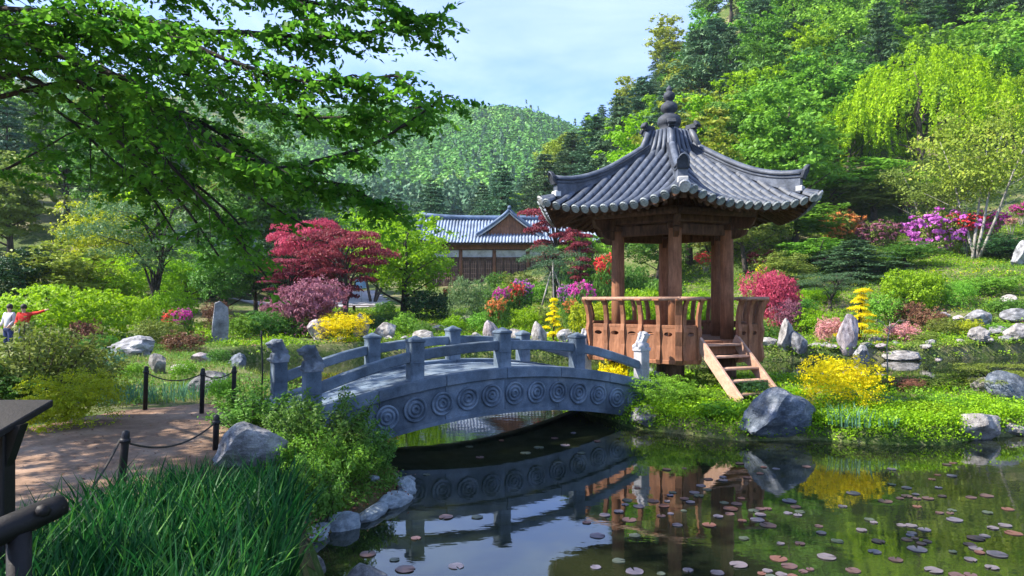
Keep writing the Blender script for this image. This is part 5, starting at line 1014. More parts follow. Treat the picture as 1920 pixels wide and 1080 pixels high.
# ------------------------------------------------------------------ forest: one object per tree
def zone(n, ylo, yhi, plo, phi, gap, taken=[]):
    out_ = []; tries = 0; r = np.random.default_rng(int(ylo*10+plo))
    while len(out_) < n and tries < n*60:
        tries += 1; Y = ylo+(yhi-ylo)*r.uniform()**1.0; px = r.uniform(plo, phi); x = (px-960)/F*Y
        g = gap*(.5+.5*Y/ylo) if Y > ylo else gap
        if all((x-a)**2+((Y-b)*.8)**2 > g*g for a, b in taken): taken.append((x, Y)); out_.append((x, Y, px, r.uniform(), r.uniform()))
    return out_
def col_at(x, Y): h = hz(x, Y); return HZ-(h-CH)/Y*F
ITEMS = []
def plant(x, Y, kind, h, wr, where, rr, px):
    K = {'pine': ('pine_tree', ['conA', 'conB', 'conC'], 'pine', 'dark green conifer'), 'blue': ('pine_tree', ['conA', 'conB'], 'bluepine', 'bluish green conifer'), 'fresh': ('broadleaf_tree', ['decA', 'decB', 'decC'], 'fresh', 'fresh green broadleaf tree'),
         'green': ('broadleaf_tree', ['decA', 'decC', 'decB'], 'green', 'deep green broadleaf tree'), 'lime': ('broadleaf_tree', ['decB', 'decD'], 'lime', 'lime green broadleaf tree'), 'yolive': ('broadleaf_tree', ['decD', 'decB'], 'yolive', 'yellow-green broadleaf tree'), 'olive': ('broadleaf_tree', ['decA', 'decD'], 'olive', 'olive green broadleaf tree')}[kind]
    k = K[1][int(rr*997) % len(K[1])]; c, t, w0, h0 = PR[k]; o = tree('', 0, 0, w0/h0*h*wr, h, K[2], k, name=K[0], xy=(x, Y), dz=-.3)
    top = HZ-(o.location.z+h-CH)/Y*F
    if 'pavilion' in where or px > 1180:
        hor = 'left of the finial' if px < 1240 else ('above the pavilion roof' if px < 1400 else ('above the right eave' if px < 1560 else ('above the broad dark conifer' if px < 1740 else 'above the pale-trunked tree')))
        ver = 'low on the hill' if top > 230 else ('halfway up the hill' if top > 90 else 'high up the hill')
    elif 'valley' in where:
        hor = 'behind the maples' if px < 680 else ('behind the forked tree' if px < 800 else ('behind the hall ridge' if px < 930 else ('behind the hall gable' if px < 1020 else 'left of the pavilion eave')))
        ver = 'low on the valley slope' if top > 370 else ('midway up the valley slope' if top > 320 else 'at the top of the valley')
    else:
        hor = 'behind the two people' if px < 110 else ('behind the garden pine' if px < 330 else 'behind the slab of stone'); ver = 'low on the left slope' if top > 330 else 'high on the left slope'
    ITEMS.append((K[3], ver+' '+hor, px, o, h))
for x, Y, px, a, b in zone(400, 52, 155, 1020, 2050, 3.7):       # right hillside
    if (px < 1180 and Y < 84) or (1500 < px < 2050 and Y < 71) or (1330 < px <= 1470 and Y < 60): continue
    d = vn(x, Y, .06, 3)+.25*(a-.5)
    if px < 1290: kind = 'pine' if a < .45 else ('blue' if a < .55 else ('yolive' if a < .8 else 'lime'))
    elif Y > 92: kind = 'green' if a < .24 else ('pine' if a < .72 else 'fresh')
    else: kind = 'pine' if d > .15 else ('fresh' if a < .45 else ('lime' if a < .75 else ('yolive' if a < .85 else 'green')))
    plant(x, Y, kind, (10 if kind in ('fresh', 'lime', 'yolive', 'green') else (10 if px < 1300 else 12.5))*(.8+.45*b), 1.3, 'on the wooded hill behind the pavilion', b, px)
for x, Y, px, a, b in zone(250, 80, 215, 480, 1130, 4.8):        # valley slope behind the hanok
    kind = 'blue' if a < .5 else ('pine' if a < .82 else ('lime' if a < .9 else 'green'))
    plant(x, Y, kind, (10 if kind in ('blue', 'pine') else 8)*(.8+.4*b), 1.35, 'on the valley slope', b, px)
for x, Y, px, a, b in zone(90, 50, 118, -80, 560, 5.0):          # left hillside
    kind = 'pine' if a < .35 else ('blue' if a < .6 else ('green' if a < .85 else 'olive'))
    plant(x, Y, kind, 10.5*(.8+.4*b), 1.25, 'on the left slope', b, px)
bk = {}
for it in ITEMS: bk.setdefault((it[0], it[1]), []).append(it)
for (kn, wh), L_ in bk.items():
    L_.sort(key=lambda i_: i_[2]); n = len(L_)
    if n > 3:
        m_ = max(L_, key=lambda i_: i_[4]); s_ = min(L_, key=lambda i_: i_[4])
    for i, it in enumerate(L_):
        lab = kn+' '+wh
        if n == 2: lab = ('left ', 'right ')[i]+lab
        elif n == 3: lab = ('left ', 'middle ', 'right ')[i]+lab
        elif n > 3:
            if i == 0: lab = 'leftmost '+lab
            elif i == n-1: lab = 'rightmost '+lab
            elif it is m_: lab = 'tallest '+lab
            elif it is s_: lab = 'smallest '+lab
        it[3]['label'] = lab; it[3]['group'] = kn+'s '+wh
# far forest as one mass
r = np.random.default_rng(5); nfar = 9000; Y = r.uniform(170, 462, nfar*2); px = r.uniform(-100, 2000, nfar*2); px = np.where(r.uniform(size=len(px)) < .75, r.uniform(480, 1320, len(px)), px); x = (px-960)/F*Y
k = Y > 150; x, Y, px = x[k][:nfar], Y[k][:nfar], px[k][:nfar]; z = height(x, Y); parts = []
ctr = np.stack([x, Y, z], 1); tone = np.clip(.45+.34*vn(x, Y, .025, 4)+r.normal(size=len(x))*.14, 0, 1)
con = (r.uniform(size=len(x)) < np.clip(1.2-(Y-175)/60, 0.06, 1))
for sel, m_, nl, nm_ in ((~con, 'farleaf', 48, 'far_forest'), (con, 'bluepine', 40, 'far_pine_forest')):
    c = ctr[sel]; n = len(c); d = unit(r.normal(size=(n*nl, 3))); d[:, 2] = np.abs(d[:, 2]); sz = np.repeat(r.uniform(2.6, 4.4, n), nl)[:, None]
    if m_ == 'farleaf': C = np.repeat(c, nl, 0)+d*sz*np.array([1, 1, 1.25])+np.array([0, 0, 1.5])
    else:
        u = r.uniform(0, 1, (n*nl, 1)); C = np.repeat(c, nl, 0)+np.concatenate([d[:, :2]*sz*.85*(1-u), u*sz*2.9], 1)
    t_ = np.repeat(tone[sel], nl)+r.normal(size=n*nl)*.08
    if m_ == 'farleaf': M['farleaf'] = leafmat('far_tree_leaves', (.055, .19, .025), (.12, .30, .035), (.24, .34, .06), trans=.15, hv=0)
    o = stuff(nm_, leafquads(C, 1.7, .8, d, 2.0, tint=t_, r=r), m_, 'distant mountain forest seen as one mass' if m_ == 'farleaf' else 'distant bluish pine forest in the valley')

# ------------------------------------------------------------------ tiled halls
def hanok(label, loc, W, D, zw, zr, rz, gable=None, cut=None):
    """hall centred on loc: W x D eaves, wall height zw, ridge height zr; front is -Y"""
    o = thing('tiled_hall', label, 'house', loc, rz); hw, hd = W/2, D/2
    def rz_(x, y):                                                # roof surface
        u = abs(y)/hd; z = zw+(zr-zw)*(1-u)**1.0-.28*math.sin(math.pi*u)*.8; c = max(0, abs(x)/hw-.55)/.45; return z+.35*c**2*(.3+.7*u)
    def strip(name, m_, fn, x0, x1, y0, y1, nx_=24, ny_=8, dz=0):
        vs = [(x0+(x1-x0)*i/nx_, y0+(y1-y0)*j/ny_, fn(x0+(x1-x0)*i/nx_, y0+(y1-y0)*j/ny_)+dz) for i in range(nx_+1) for j in range(ny_+1)]
        return MB().add(vs, [(i*(ny_+1)+j, (i+1)*(ny_+1)+j, (i+1)*(ny_+1)+j+1, i*(ny_+1)+j+1) for i in range(nx_) for j in range(ny_)]).build(name, M[m_], o)
    strip('roof', 'farTile', rz_, -hw, hw, -hd, 0); strip('roof', 'farTile', rz_, -hw, hw, hd, 0); strip('eave_soffit', 'door', rz_, -hw, hw, -hd, 0, dz=-.16)
    m = MB(); n = int(W/.30)
    for i in range(n+1):
        x = -hw+W*i/n; m.tube([(x, -hd*(1-j/6)-.03, rz_(x, -hd*(1-j/6))+.02) for j in range(7)], .085, 6)
    q = m.build('roof_tile_rows', M['farTile'], o); q['kind'] = 'stuff'
    m = MB(); m.tube([(-hw-.1+(W+.2)*i/12, 0, rz_(-hw+W*i/12, 0)+.20+.22*abs(i/6-1)**3) for i in range(13)], [.24]*13, 8); m.build('main_ridge', M['farTileD'], o)
    for s in (-1, 1):
        MB().tube([(s*(hw-.05), -hd*j/6, rz_(hw, hd*j/6)+.16) for j in range(7)], .17, 8).build('verge_ridge', M['farTileD'], o)
        MB().tube([(s*(hw-.05), hd*j/6, rz_(hw, hd*j/6)+.16) for j in range(7)], .17, 8).build('verge_ridge', M['farTileD'], o)
        MB().box((s*(hw-.1), -hd*.5, zw+.9), (.12, hd*.9, 1.4)).build('gable_board', M['plaster'], o)
    yw = -hd+1.1; nb = max(3, round((W-2)/3.0)); xs_ = [-hw+1+(W-2)*i/nb for i in range(nb+1)]
    MB().box((0, yw, zw-.35), (W-1.6, .3, .42)).build('eave_beam', M['wood'], o); MB().box((0, yw, zw-.05), (W-1.6, .22, .14)).build('rafter_plate', M['door'], o)
    for x in xs_: MB().lathe([(.17, -.8), (.17, zw-.5)], 10, (x, yw, 0)).build('column', M['wood'], o)
    for i in range(nb):
        xa, xb = xs_[i]+.17, xs_[i+1]-.17; xc = (xa+xb)/2
        MB().box((xc, yw+.06, zw-.95), (xb-xa, .08, .62)).build('wall_panel', M['plaster'], o); MB().box((xc, yw, zw-1.34), (xb-xa, .16, .14)).build('lintel', M['door'], o)
        nd = 4
        for k in range(nd):
            w_ = (xb-xa)/nd; cx = xa+w_*(k+.5); MB().box((cx, yw+.08, (zw-1.41)/2), (w_-.03, .06, zw-1.41)).build('door', M['door'], o)
            m = MB()
            for j in range(3): m.box((cx+(j-1)*w_*.25, yw+.03, (zw-1.41)*.6), (.03, .04, (zw-1.41)*.62))
            for j in range(4): m.box((cx, yw+.028, (zw-1.41)*(.35+.16*j)), (w_*.8, .035, .03))
            m.build('door_lattice', M['wood_pale'], o)
    MB().box((0, 1.2, zw/2-.6), (W-2.2, D-3.4, zw+.6)).build('hall_body', M['plaster'], o); MB().box((0, 0, -.55), (W-.8, D-.8, .9)).build('stone_base', M['stone_pale'], o, bevel=.03)
    if gable:
        gx, gw, gz, gh = gable; yf = -hd*.62                       # gable wing pointing forward
        ap = zr+gh; bz = gz
        MB().add([(gx-gw*.86, yf+.25, bz), (gx+gw*.86, yf+.25, bz), (gx, yf+.25, ap-.25)], [(0, 1, 2)]).build('gable_back_board', M['door'], o)
        nb_ = 16
        for i in range(nb_):
            xa = gx-gw*.84+gw*1.68*i/nb_+.01; xb = gx-gw*.84+gw*1.68*(i+1)/nb_-.01; ha = lambda x: bz+(ap-.3-bz)*(1-abs(x-gx)/(gw*.86))
            MB().add([(xa, yf+.2, bz), (xb, yf+.2, bz), (xb, yf+.2, max(bz+.01, ha(xb))), (xa, yf+.2, max(bz+.01, ha(xa))), (xa, yf+.24, bz), (xb, yf+.24, bz), (xb, yf+.24, max(bz+.01, ha(xb))), (xa, yf+.24, max(bz+.01, ha(xa)))], [(0, 1, 2, 3), (0, 4, 5, 1), (1, 5, 6, 2), (2, 6, 7, 3), (3, 7, 4, 0)]).build('gable_plank', M['wood'], o)
        for s in (-1, 1):
            P = []
            for i in range(9): u = i/8; P.append((gx+s*gw*1.12*u, ap-(ap-bz)*(u**.85)*1.02+.08*u))
            vs = [(x, y, z) for x, z in P for y in (yf-.35, 1.0)]; vs2 = [(x, y, z-.14) for x, z in P for y in (yf-.35, 1.0)]
            MB().add(vs+vs2, [(2*i, 2*i+1, 2*i+3, 2*i+2) for i in range(8)]+[(18+2*i, 18+2*i+2, 18+2*i+3, 18+2*i+1) for i in range(8)]+[(2*i, 2*i+2, 18+2*i+2, 18+2*i) for i in range(8)]).build('wing_roof', M['farTile'], o)
            MB().tube([(x, yf-.3, z+.08) for x, z in P], .16, 8).build('verge_ridge', M['farTileD'], o); MB().tube([(x, yf-.02, z+.04) for x, z in P], .13, 8).build('verge_course', M['farTile'], o)
            MB().tube([(x*.97+gx*.03, yf-.28, z-.16) for x, z in P], .07, 6).build('barge_board', M['plaster'], o)
        MB().tube([(gx, yf-.45, ap+.32), (gx, yf-.2, ap+.2), (gx, 1, ap+.15)], .18, 8).build('wing_ridge', M['farTileD'], o)
    return o
b = at(935, 545, 66); hanok('traditional hall with blue-grey tiled roof and brown gable across the pond', (b.x+1.2, 66, 3.4), 17.5, 8.2, 4.2, 6.7, 0, gable=(-.15, 2.75, 4.95, .55))
b = at(420, 540, 62); hanok('mostly hidden tiled hall with white walls behind the left trees', (at(400, 540, 62).x, 62, 2.6), 11.5, 7, 4.0, 6.2, 0)

# ------------------------------------------------------------------ bench, road sign, fence, information board
b = G(686, 43.5); be = thing('bench', 'low wooden bench standing at the edge of the pale road', 'bench', b, .05)
for i in range(3): MB().box((0, (i-1)*.16, .46), (2.5, .13, .05)).build('seat_plank', M['wood_dark'], be)
for s in (-1, 1): MB().box((s*.75, 0, .2), (.12, .4, .46)).build('leg', M['wood_dark'], be)
b = G(678, 52); sg = thing('road_sign', 'small pale blue sign on a white pole beside the road', 'sign', b)
MB().tube([(0, 0, 0), (0, 0, 1.7)], .035, 8).build('pole', M['plaster'], sg); MB().box((0, -.05, 1.4), (.95, .04, .7)).build('panel', M['sign_blue'], sg)
FP = [(225, 6.15, .60, 'dark iron fence post nearest the iris bed'), (404, 8.0, .42, 'short iron fence post beside the spiky iris clump'), (378, 10.5, .70, 'iron fence post on the far side of the path, near the grey rock'), (272, 10.9, .70, 'iron fence post on the far side of the path behind the yellow-green bush'), (437, 10.9, .70, 'iron fence post on the far side of the path, next to the bridge')]
fps = []
for px, Y, h_, lab in FP:
    b = G(px, Y); o = thing('fence_post', lab, 'post', b, 0); o.rotation_euler = (0, .03 if Y > 7 else .09, 0); MB().lathe([(.034, -.2), (.034, h_-.03), (.03, h_), (.012, h_+.012)], 12).build('shaft', M['black'], o); MB().lathe([(.044, h_-.10), (.044, h_-.06)], 12).build('collar', M['black'], o); fps.append(b+Vector((0, 0, h_-.08)))
def rope(a, b_, sag, lab): 
    P = [a.lerp(b_, i/12)-Vector((0, 0, sag*4*(i/12)*(1-i/12))) for i in range(13)]; o = MB().tube(P, .010, 6).build('fence_rope', M['rope']); tag(o, lab, 'rope')
rope(fps[0], fps[1], .16, 'dark rope sagging between the two near fence posts'); rope(fps[2], fps[3], .12, 'rope between the two far fence posts'); rope(fps[2], fps[4], .08, 'rope from the far fence post towards the bridge'); rope(G(60, 4.3, .3), fps[0], .14, 'rope running from the log rail to the nearest fence post')
tag(MB().tube([(0, 0, -.1), (.02, 0, .6), (0, 0, 1.25)], .014, 6).build('thin_stake', M['black'], loc=G(490, 11.6)), 'thin dark stake standing left of the lion posts', 'stake')
# information board: dark post carrying a sloping board
b = Vector((-2.72, 3.6, hz(-2.72, 3.6))); ib = thing('information_board', 'dark wooden stand with sloping board at the left frame edge', 'sign', b)
zt = 1.84-b.z
MB().box((0.02, 0, zt/2-.1), (.105, .09, zt+.1)).build('post', M['wood_black'], ib, bevel=.006)
MB().add([(-.62, -.28, zt-.12), (.06, -.28, zt-.12), (.17, .20, zt+.06), (-.62, .20, zt+.06), (-.62, -.28, zt-.08), (.06, -.28, zt-.08), (.17, .20, zt+.10), (-.62, .20, zt+.10)], [(3, 2, 1, 0), (4, 5, 6, 7), (0, 1, 5, 4), (1, 2, 6, 5), (2, 3, 7, 6), (3, 0, 4, 7)]).build('board', M['wood_black'], ib, bevel=.006)
MB().add([(.03, -.03, zt-.34), (.03, .03, zt-.34), (.03, -.03, zt-.02), (.03, .03, zt-.02), (.15, -.03, zt+.0), (.15, .03, zt+.0)], [(0, 2, 4), (1, 5, 3), (0, 4, 5, 1), (2, 3, 5, 4), (0, 1, 3, 2)]).build('brace', M['wood_black'], ib)
lg = thing('log_rail', 'dark round log rail on a stump at the lower left corner', 'fence', (-2.2, 3.2, 0))
pA = at(118, 945, 3.35)-lg.location; pB = at(-120, 1050, 2.9)-lg.location; pm = pA.lerp(pB, .4)
MB().tube([pA, pA.lerp(pB, .1), pm, pB], [.050, .058, .062, .066], 12).build('rail', M['wood_black'], lg); q = pA.lerp(pB, .12); MB().tube([q+Vector((.0, -.03, 0)), q+Vector((.03, -.10, .03))], [.036, .026], 8).build('knot', M['wood_black'], lg)
q = at(30, 1000, 3.15)-lg.location; MB().tube([(q.x, q.y+.02, .5), (q.x, q.y+.02, q.z)], .05, 10).build('post', M['wood_black'], lg)

# ------------------------------------------------------------------ people
def skin_mesh(chains, name='body'):
    me = bpy.data.meshes.new('t'); vs = []; es = []; rs = []; idx = {}
    for ch in chains:
        pr = None
        for p, r0 in ch:
            k = tuple(round(c, 3) for c in p)
            if k not in idx: idx[k] = len(vs); vs.append(p); rs.append(r0)
            if pr is not None and pr != idx[k]: es.append((pr, idx[k]))
            pr = idx[k]
    me.from_pydata(vs, es, []); o = bpy.data.objects.new('t', me); COL.objects.link(o); md = o.modifiers.new('s', 'SKIN')
    for i, v in enumerate(me.skin_vertices[0].data): v.radius = (rs[i], rs[i]); v.use_root = (i == 0)
    o.modifiers.new('d', 'SUBSURF').levels = 2; dg = bpy.context.evaluated_depsgraph_get(); m2 = bpy.data.meshes.new_from_object(o.evaluated_get(dg)); m2.name = name; bpy.data.objects.remove(o)
    m2.polygons.foreach_set('use_smooth', [True]*len(m2.polygons)); return m2
def person(label, loc, rz, shirt, pants, armR, armL, lean=0.):
    o = thing('person', label, 'person', loc, rz)
    hip = (0, 0, .93); ch = (lean*.6, 0, 1.28); nk = (lean, 0, 1.46); hd = (lean*1.1, -.02, 1.60)
    legs = [[(hip, .13), ((s*.09, 0, .84), .09), ((s*.10, -.02, .48), .062), ((s*.10, .02, .10), .045), ((s*.10, -.12, .04), .035)] for s in (-1, 1)]
    sh = [((lean*.9+s*.17, 0, 1.40), .055) for s in (-1, 1)]
    hand = lambda a, b: [(tuple(Vector(b)+(Vector(b)-Vector(a)).normalized()*.05), .028), (tuple(Vector(b)+(Vector(b)-Vector(a)).normalized()*.13), .014)]
    arms = [[(ch, .125), sh[0], (armL[0], .042), (armL[1], .03)]+hand(*armL), [(ch, .125), sh[1], (armR[0], .042), (armR[1], .03)]+hand(*armR)]
    bd = skin_mesh([[(hip, .13), ((lean*.3, 0, 1.08), .12), (ch, .125), (nk, .05), (hd, .085), ((lean*1.1, -.01, 1.70), .075)]]+legs+arms); link('body', bd, M['skin'], o)
    top = skin_mesh([[((0, 0, .90), .145), ((lean*.3, 0, 1.08), .14), (ch, .15), ((lean*.9, 0, 1.43), .075)], [(ch, .15), (sh[0][0], .075), (armL[0], .058), (armL[1], .042)], [(ch, .15), (sh[1][0], .075), (armR[0], .058), (armR[1], .042)]]); link('jacket', top, M[shirt], o)
    tr = skin_mesh([[((0, 0, .96), .14), ((0, 0, .90), .14)]]+[[((0, 0, .90), .14), ((s*.09, 0, .82), .105), ((s*.10, -.02, .48), .078), ((s*.10, .02, .10), .062)] for s in (-1, 1)]); link('trousers', tr, M[pants], o)
    hm = MB(); V, Q = ico(2); hm.add([Vector(hd)+Vector((v[0]*.098, v[1]*.108+.022, v[2]*.115+.045)) for v in V if True], [tuple(q) for q in Q], True); link('hair', hm.mesh('hair'), M['hair'], o)
    return o
b = G(46, 23.5); person('person in a red jacket pointing to the right with an outstretched arm', b, .15, 'red_cloth', 'navy_cloth', ((.44, -.05, 1.44), (.70, -.08, 1.53)), ((-.24, .02, 1.16), (-.20, -.18, 1.05)), -.02)
b = G(16, 23.8); person('person in white and blue standing left of the one pointing', b, -.2, 'white_cloth', 'navy_cloth', ((.24, 0, 1.15), (.20, -.15, 1.0)), ((-.24, .02, 1.15), (-.22, -.12, .98)), .05)

# ------------------------------------------------------------------ lily pads
def padmesh(seed):
    r = np.random.default_rng(seed); n = 18; a = np.linspace(.18, 2*math.pi-.18, n); rad = 1+r.normal(size=n)*.03
    vs = [(0, 0, .0)]+[(math.cos(t)*q, math.sin(t)*q, .04*abs(math.sin(t*2+seed))) for t, q in zip(a, rad)]+[(0, 0, -.04)]+[(math.cos(t)*q*.98, math.sin(t)*q*.98, -.03) for t, q in zip(a, rad)]
    fs = [(0, i+1, i+2) for i in range(n-1)]+[(n+1, n+i+3, n+i+2) for i in range(n-1)]+[(i+1, n+i+2, n+i+3, i+2) for i in range(n-1)]
    me = bpy.data.meshes.new('lily_pad'); me.from_pydata(vs, [], fs); me.update(); return me
PM = [padmesh(i) for i in range(4)]
r = np.random.default_rng(77); pads_ = []
for px, py in [(1180, 975), (1225, 940), (1270, 985), (1190, 1005), (1160, 960), (1160, 1052), (1190, 1072), (1290, 1070), (1345, 1075), (1385, 1060), (1460, 1048), (1480, 1062), (1240, 968), (1310, 930), (1370, 955), (1440, 985), (1420, 975), (1395, 1010), (1550, 1045), (1540, 1000), (1570, 1015), (1640, 1035), (1680, 1050), (1500, 1020), (1630, 975), (1660, 940), (1720, 950), (1700, 915), (1760, 915), (1740, 935), (1690, 985), (1710, 1000), (1790, 975), (1810, 975), (1830, 1010), (1860, 1065), (1900, 1000), (1890, 955), (1850, 930), (1870, 1040), (1820, 1050), (855, 1062), (740, 1050), (895, 970), (780, 1010), (836, 970), (800, 890), (880, 838), (940, 826), (900, 858), (1010, 840), (1060, 835), (1040, 822), (985, 850), (1090, 850), (1120, 828), (1075, 812), (1600, 925), (1580, 950), (1330, 985), (1480, 940), (1500, 960), (1120, 1005), (1100, 980), (1390, 935), (1750, 1070), (1600, 1070), (1720, 1030), (760, 1068), (690, 1040)]:
    pads_.append((px, py, r.uniform(.045, .092)))
cl_ = [(r.uniform(1080, 1915), 560+r.uniform(310, 515)) for _ in range(20)]
for _ in range(110):
    q_ = cl_[int(r.integers(0, 20))]; px = q_[0]+r.normal()*46; py = q_[1]+r.normal()*13; 
    if px > 1080: pads_.append((px, py, r.uniform(.035, .07)))
n_ = 0; done = []
for px, py, rad in pads_:
    Y = CH*F/(py-HZ); x = (px-960)/F*Y
    if any((x-a)**2+(Y-b)**2 < (rad+c)**2*.8 for a, b, c in done): continue
    if hz(x, Y) > -.12: continue
    done.append((x, Y, rad)); o = link('lily_pad', PM[n_ % 4], M['pad']); o.location = (x, Y, .004+.0012*(n_ % 5)); o.scale = (rad, rad, .12); o.rotation_euler = (0, 0, r.uniform(0, 6.28)); n_ += 1
    if px < 1130 and py < 870: where = 'in the shadow under the bridge' if px < 960 else 'near the right end of the bridge'
    elif px < 1000: where = 'in the sky reflection near the left bank'
    else:
        where = ('far out, ' if py < 960 else ('midway out, ' if py < 1025 else 'close to the near edge, '))+('left of the pavilion reflection' if px < 1150 else ('on the pavilion reflection' if px < 1330 else ('below the boulder' if px < 1500 else ('below the yellow bush' if px < 1680 else ('below the white rock' if px < 1820 else 'at the right frame edge')))))
    tag(o, 'small lily pad floating '+where, 'lily pad', 'lily pads '+where)

# ------------------------------------------------------------------ big tree overhanging from the left
FT = thing('overhanging_tree', 'big leafy tree reaching in from the left over path and bridge', 'tree', (-10.2, 9.6, hz(-10.2, 9.6)))
o0 = FT.location
r = np.random.default_rng(123); tm_ = MB(); tm_.tube([Vector((-10.2, 9.6, .5))-o0, Vector((-10.0, 9.6, 2.5))-o0, Vector((-9.4, 9.5, 4.6))-o0, Vector((-9.0, 9.3, 6.6))-o0, Vector((-8.6, 9, 9.5))-o0], [.42, .36, .30, .22, .10], 12); tm_.build('trunk', M['bark_dark'], FT)
def A(px, py, Y): return at(px, py, Y)
root = Vector((-9.5, 9.5, 4.6)); root2 = Vector((-9.0, 9.3, 6.6)); root3 = Vector((-9.9, 9.6, 3.2))
LB = [([root2, A(-60, 40, 9.4), A(100, 62, 9.0), A(260, 70, 8.6), A(420, 60, 8.2), A(590, 70, 8.0), A(700, 60, 8), A(810, 30, 8)], .085),
      ([root, A(-40, 150, 9.4), A(60, 150, 9.0), A(150, 205, 8.8), A(250, 290, 8.6), A(340, 380, 8.5), A(410, 480, 8.4)], .05),
      ([root, A(-60, 120, 9.0), A(100, 130, 8.6), A(230, 215, 8.3), A(330, 320, 8.2), A(430, 430, 8.1), A(500, 520, 8.2)], .05),
      ([root3, A(-60, 130, 9.8), A(110, 210, 9.6), A(200, 290, 9.4), A(270, 350, 9.2), A(330, 440, 9.0)], .04),
      ([root3, A(-40, 340, 9.6), A(60, 290, 9.4), A(130, 250, 9.2)], .03),
      ([root, A(-60, 90, 8.6), A(130, 110, 8.2), A(300, 190, 8.0), A(420, 280, 8.0), A(500, 316, 8.0), A(600, 300, 8.1), A(700, 270, 8.2), A(760, 232, 8.3), A(825, 190, 8.4)], .06),
      ([root, A(100, 120, 9), A(280, 180, 9), A(430, 260, 8.8), A(540, 330, 8.7), A(640, 345, 8.6), A(715, 385, 8.5)], .045),
      ([root2, A(60, 20, 8.4), A(240, 30, 8.0), A(420, 110, 7.8), A(560, 150, 7.8), A(660, 150, 7.8), A(745, 140, 7.8)], .055),
      ([root2, A(40, -60, 9), A(240, -60, 8.6), A(450, -20, 8.4), A(620, 10, 8.2), A(720, 20, 8.2), A(800, 55, 8.2)], .06),
      ([root2, A(150, 60, 10), A(330, 130, 10), A(480, 200, 9.8), A(600, 220, 9.6), A(690, 215, 9.4), A(790, 200, 9.4)], .055),
      ([root, A(120, 160, 10.2), A(260, 260, 10), A(360, 340, 9.8), A(430, 400, 9.6), A(470, 450, 9.5)], .05),
      ([root, A(140, 150, 9.6), A(280, 230, 9.5), A(400, 310, 9.3), A(500, 380, 9.2), A(575, 425, 9.1)], .04), ([root2, A(100, -150, 8.4), A(350, -190, 8), A(600, -180, 7.8), A(820, -130, 7.8)], .06), ([root2, A(0, -250, 9.6), A(260, -330, 9.6), A(560, -350, 9.6), A(860, -260, 9.6)], .06),
      ([root2, A(200, -120, 11), A(500, -160, 11.4), A(780, -160, 11.8), A(960, -100, 12)], .06), ([root2, Vector((-7.5, 7.0, 7)), Vector((-5.5, 5.2, 6.9)), Vector((-3.8, 3.6, 6.5))], .06), ([root, Vector((-8.5, 7.0, 6)), Vector((-7, 4.6, 6.2)), Vector((-5.5, 2.6, 6.0))], .06),
      ([root2, Vector((-8.5, 7.5, 8)), Vector((-6.5, 6, 8.4)), Vector((-4.2, 5.6, 8.2)), Vector((-2.4, 5.4, 7.6))], .06), ([root2, Vector((-8, 9.5, 8.2)), Vector((-6, 10.2, 8.9)), Vector((-4, 10.8, 9.0)), Vector((-2, 11.4, 8.6))], .07), ([root2, Vector((-7.6, 8.2, 8.8)), Vector((-5.5, 8.0, 9.6)), Vector((-3.2, 8.2, 9.4)), Vector((-1.2, 8.8, 8.6))], .07), *[([Vector((-9.4, 9.5, 5.0)), Vector((x1, y1, z1)), Vector((x2, y2, z2)), Vector((x3, y3, z3))], .07) for x1, y1, z1, x2, y2, z2, x3, y3, z3 in [(-11, 8, 6.2, -12, 6.4, 6.6, -12.6, 4.5, 6.2), (-10.4, 7.6, 6.4, -10, 6, 6.8, -9.6, 3.6, 6.4), (-10, 8, 5.6, -8.6, 6, 6.4, -7.2, 4.4, 6.2), (-11.5, 10, 7, -13, 10.5, 7.6, -15, 11, 7.0), (-10.5, 11, 7.4, -11, 13, 8, -11.4, 15, 7.4), (-10, 10.6, 8, -8.4, 12, 9, -6.4, 13, 9), (-11, 9, 8, -12.5, 8.2, 8.8, -14, 7, 8.2), (-9.6, 8.4, 8, -8.6, 6.6, 8.4, -8, 4.8, 7.6)]], ([root3, Vector((-9, 7.0, 4.6)), Vector((-8, 5.0, 5.0)), Vector((-7, 3.2, 5.0))], .05)]
LC = []; LD = []; LT = []; twm = MB()
def smooth(P, n=5):
    out_ = []
    for i in range(len(P)-1):
        p0 = P[max(0, i-1)]; p1 = P[i]; p2 = P[i+1]; p3 = P[min(len(P)-1, i+2)]
        for k in range(n):
            t = k/n; out_.append(.5*((2*p1)+(p2-p0)*t+(2*p0-5*p1+4*p2-p3)*t*t+(3*p1-p0-3*p2+p3)*t**3))
    out_.append(P[-1]); return out_
def leaves_along(a, b, n, sp, tone):
    a = np.array(a); b = np.array(b); u = np.linspace(.08, 1.04, n); C = a+np.outer(u, b-a); d = unit(b-a); s = np.cross(d, [0, 0, 1.]); s = s/max(1e-6, np.linalg.norm(s)); alt = np.where(np.arange(n) % 2, 1, -1)[:, None]
    C = C+alt*s*sp*r.uniform(.25, 1, (n, 1))+r.normal(size=(n, 3))*.014; C[:, 2] -= r.uniform(0, .03, n); LC.append(C); LD.append(d+alt*s*.8+np.array([0, 0, -.35])); LT.append(np.clip(tone+r.uniform(-.25, .25, n), 0, 1))
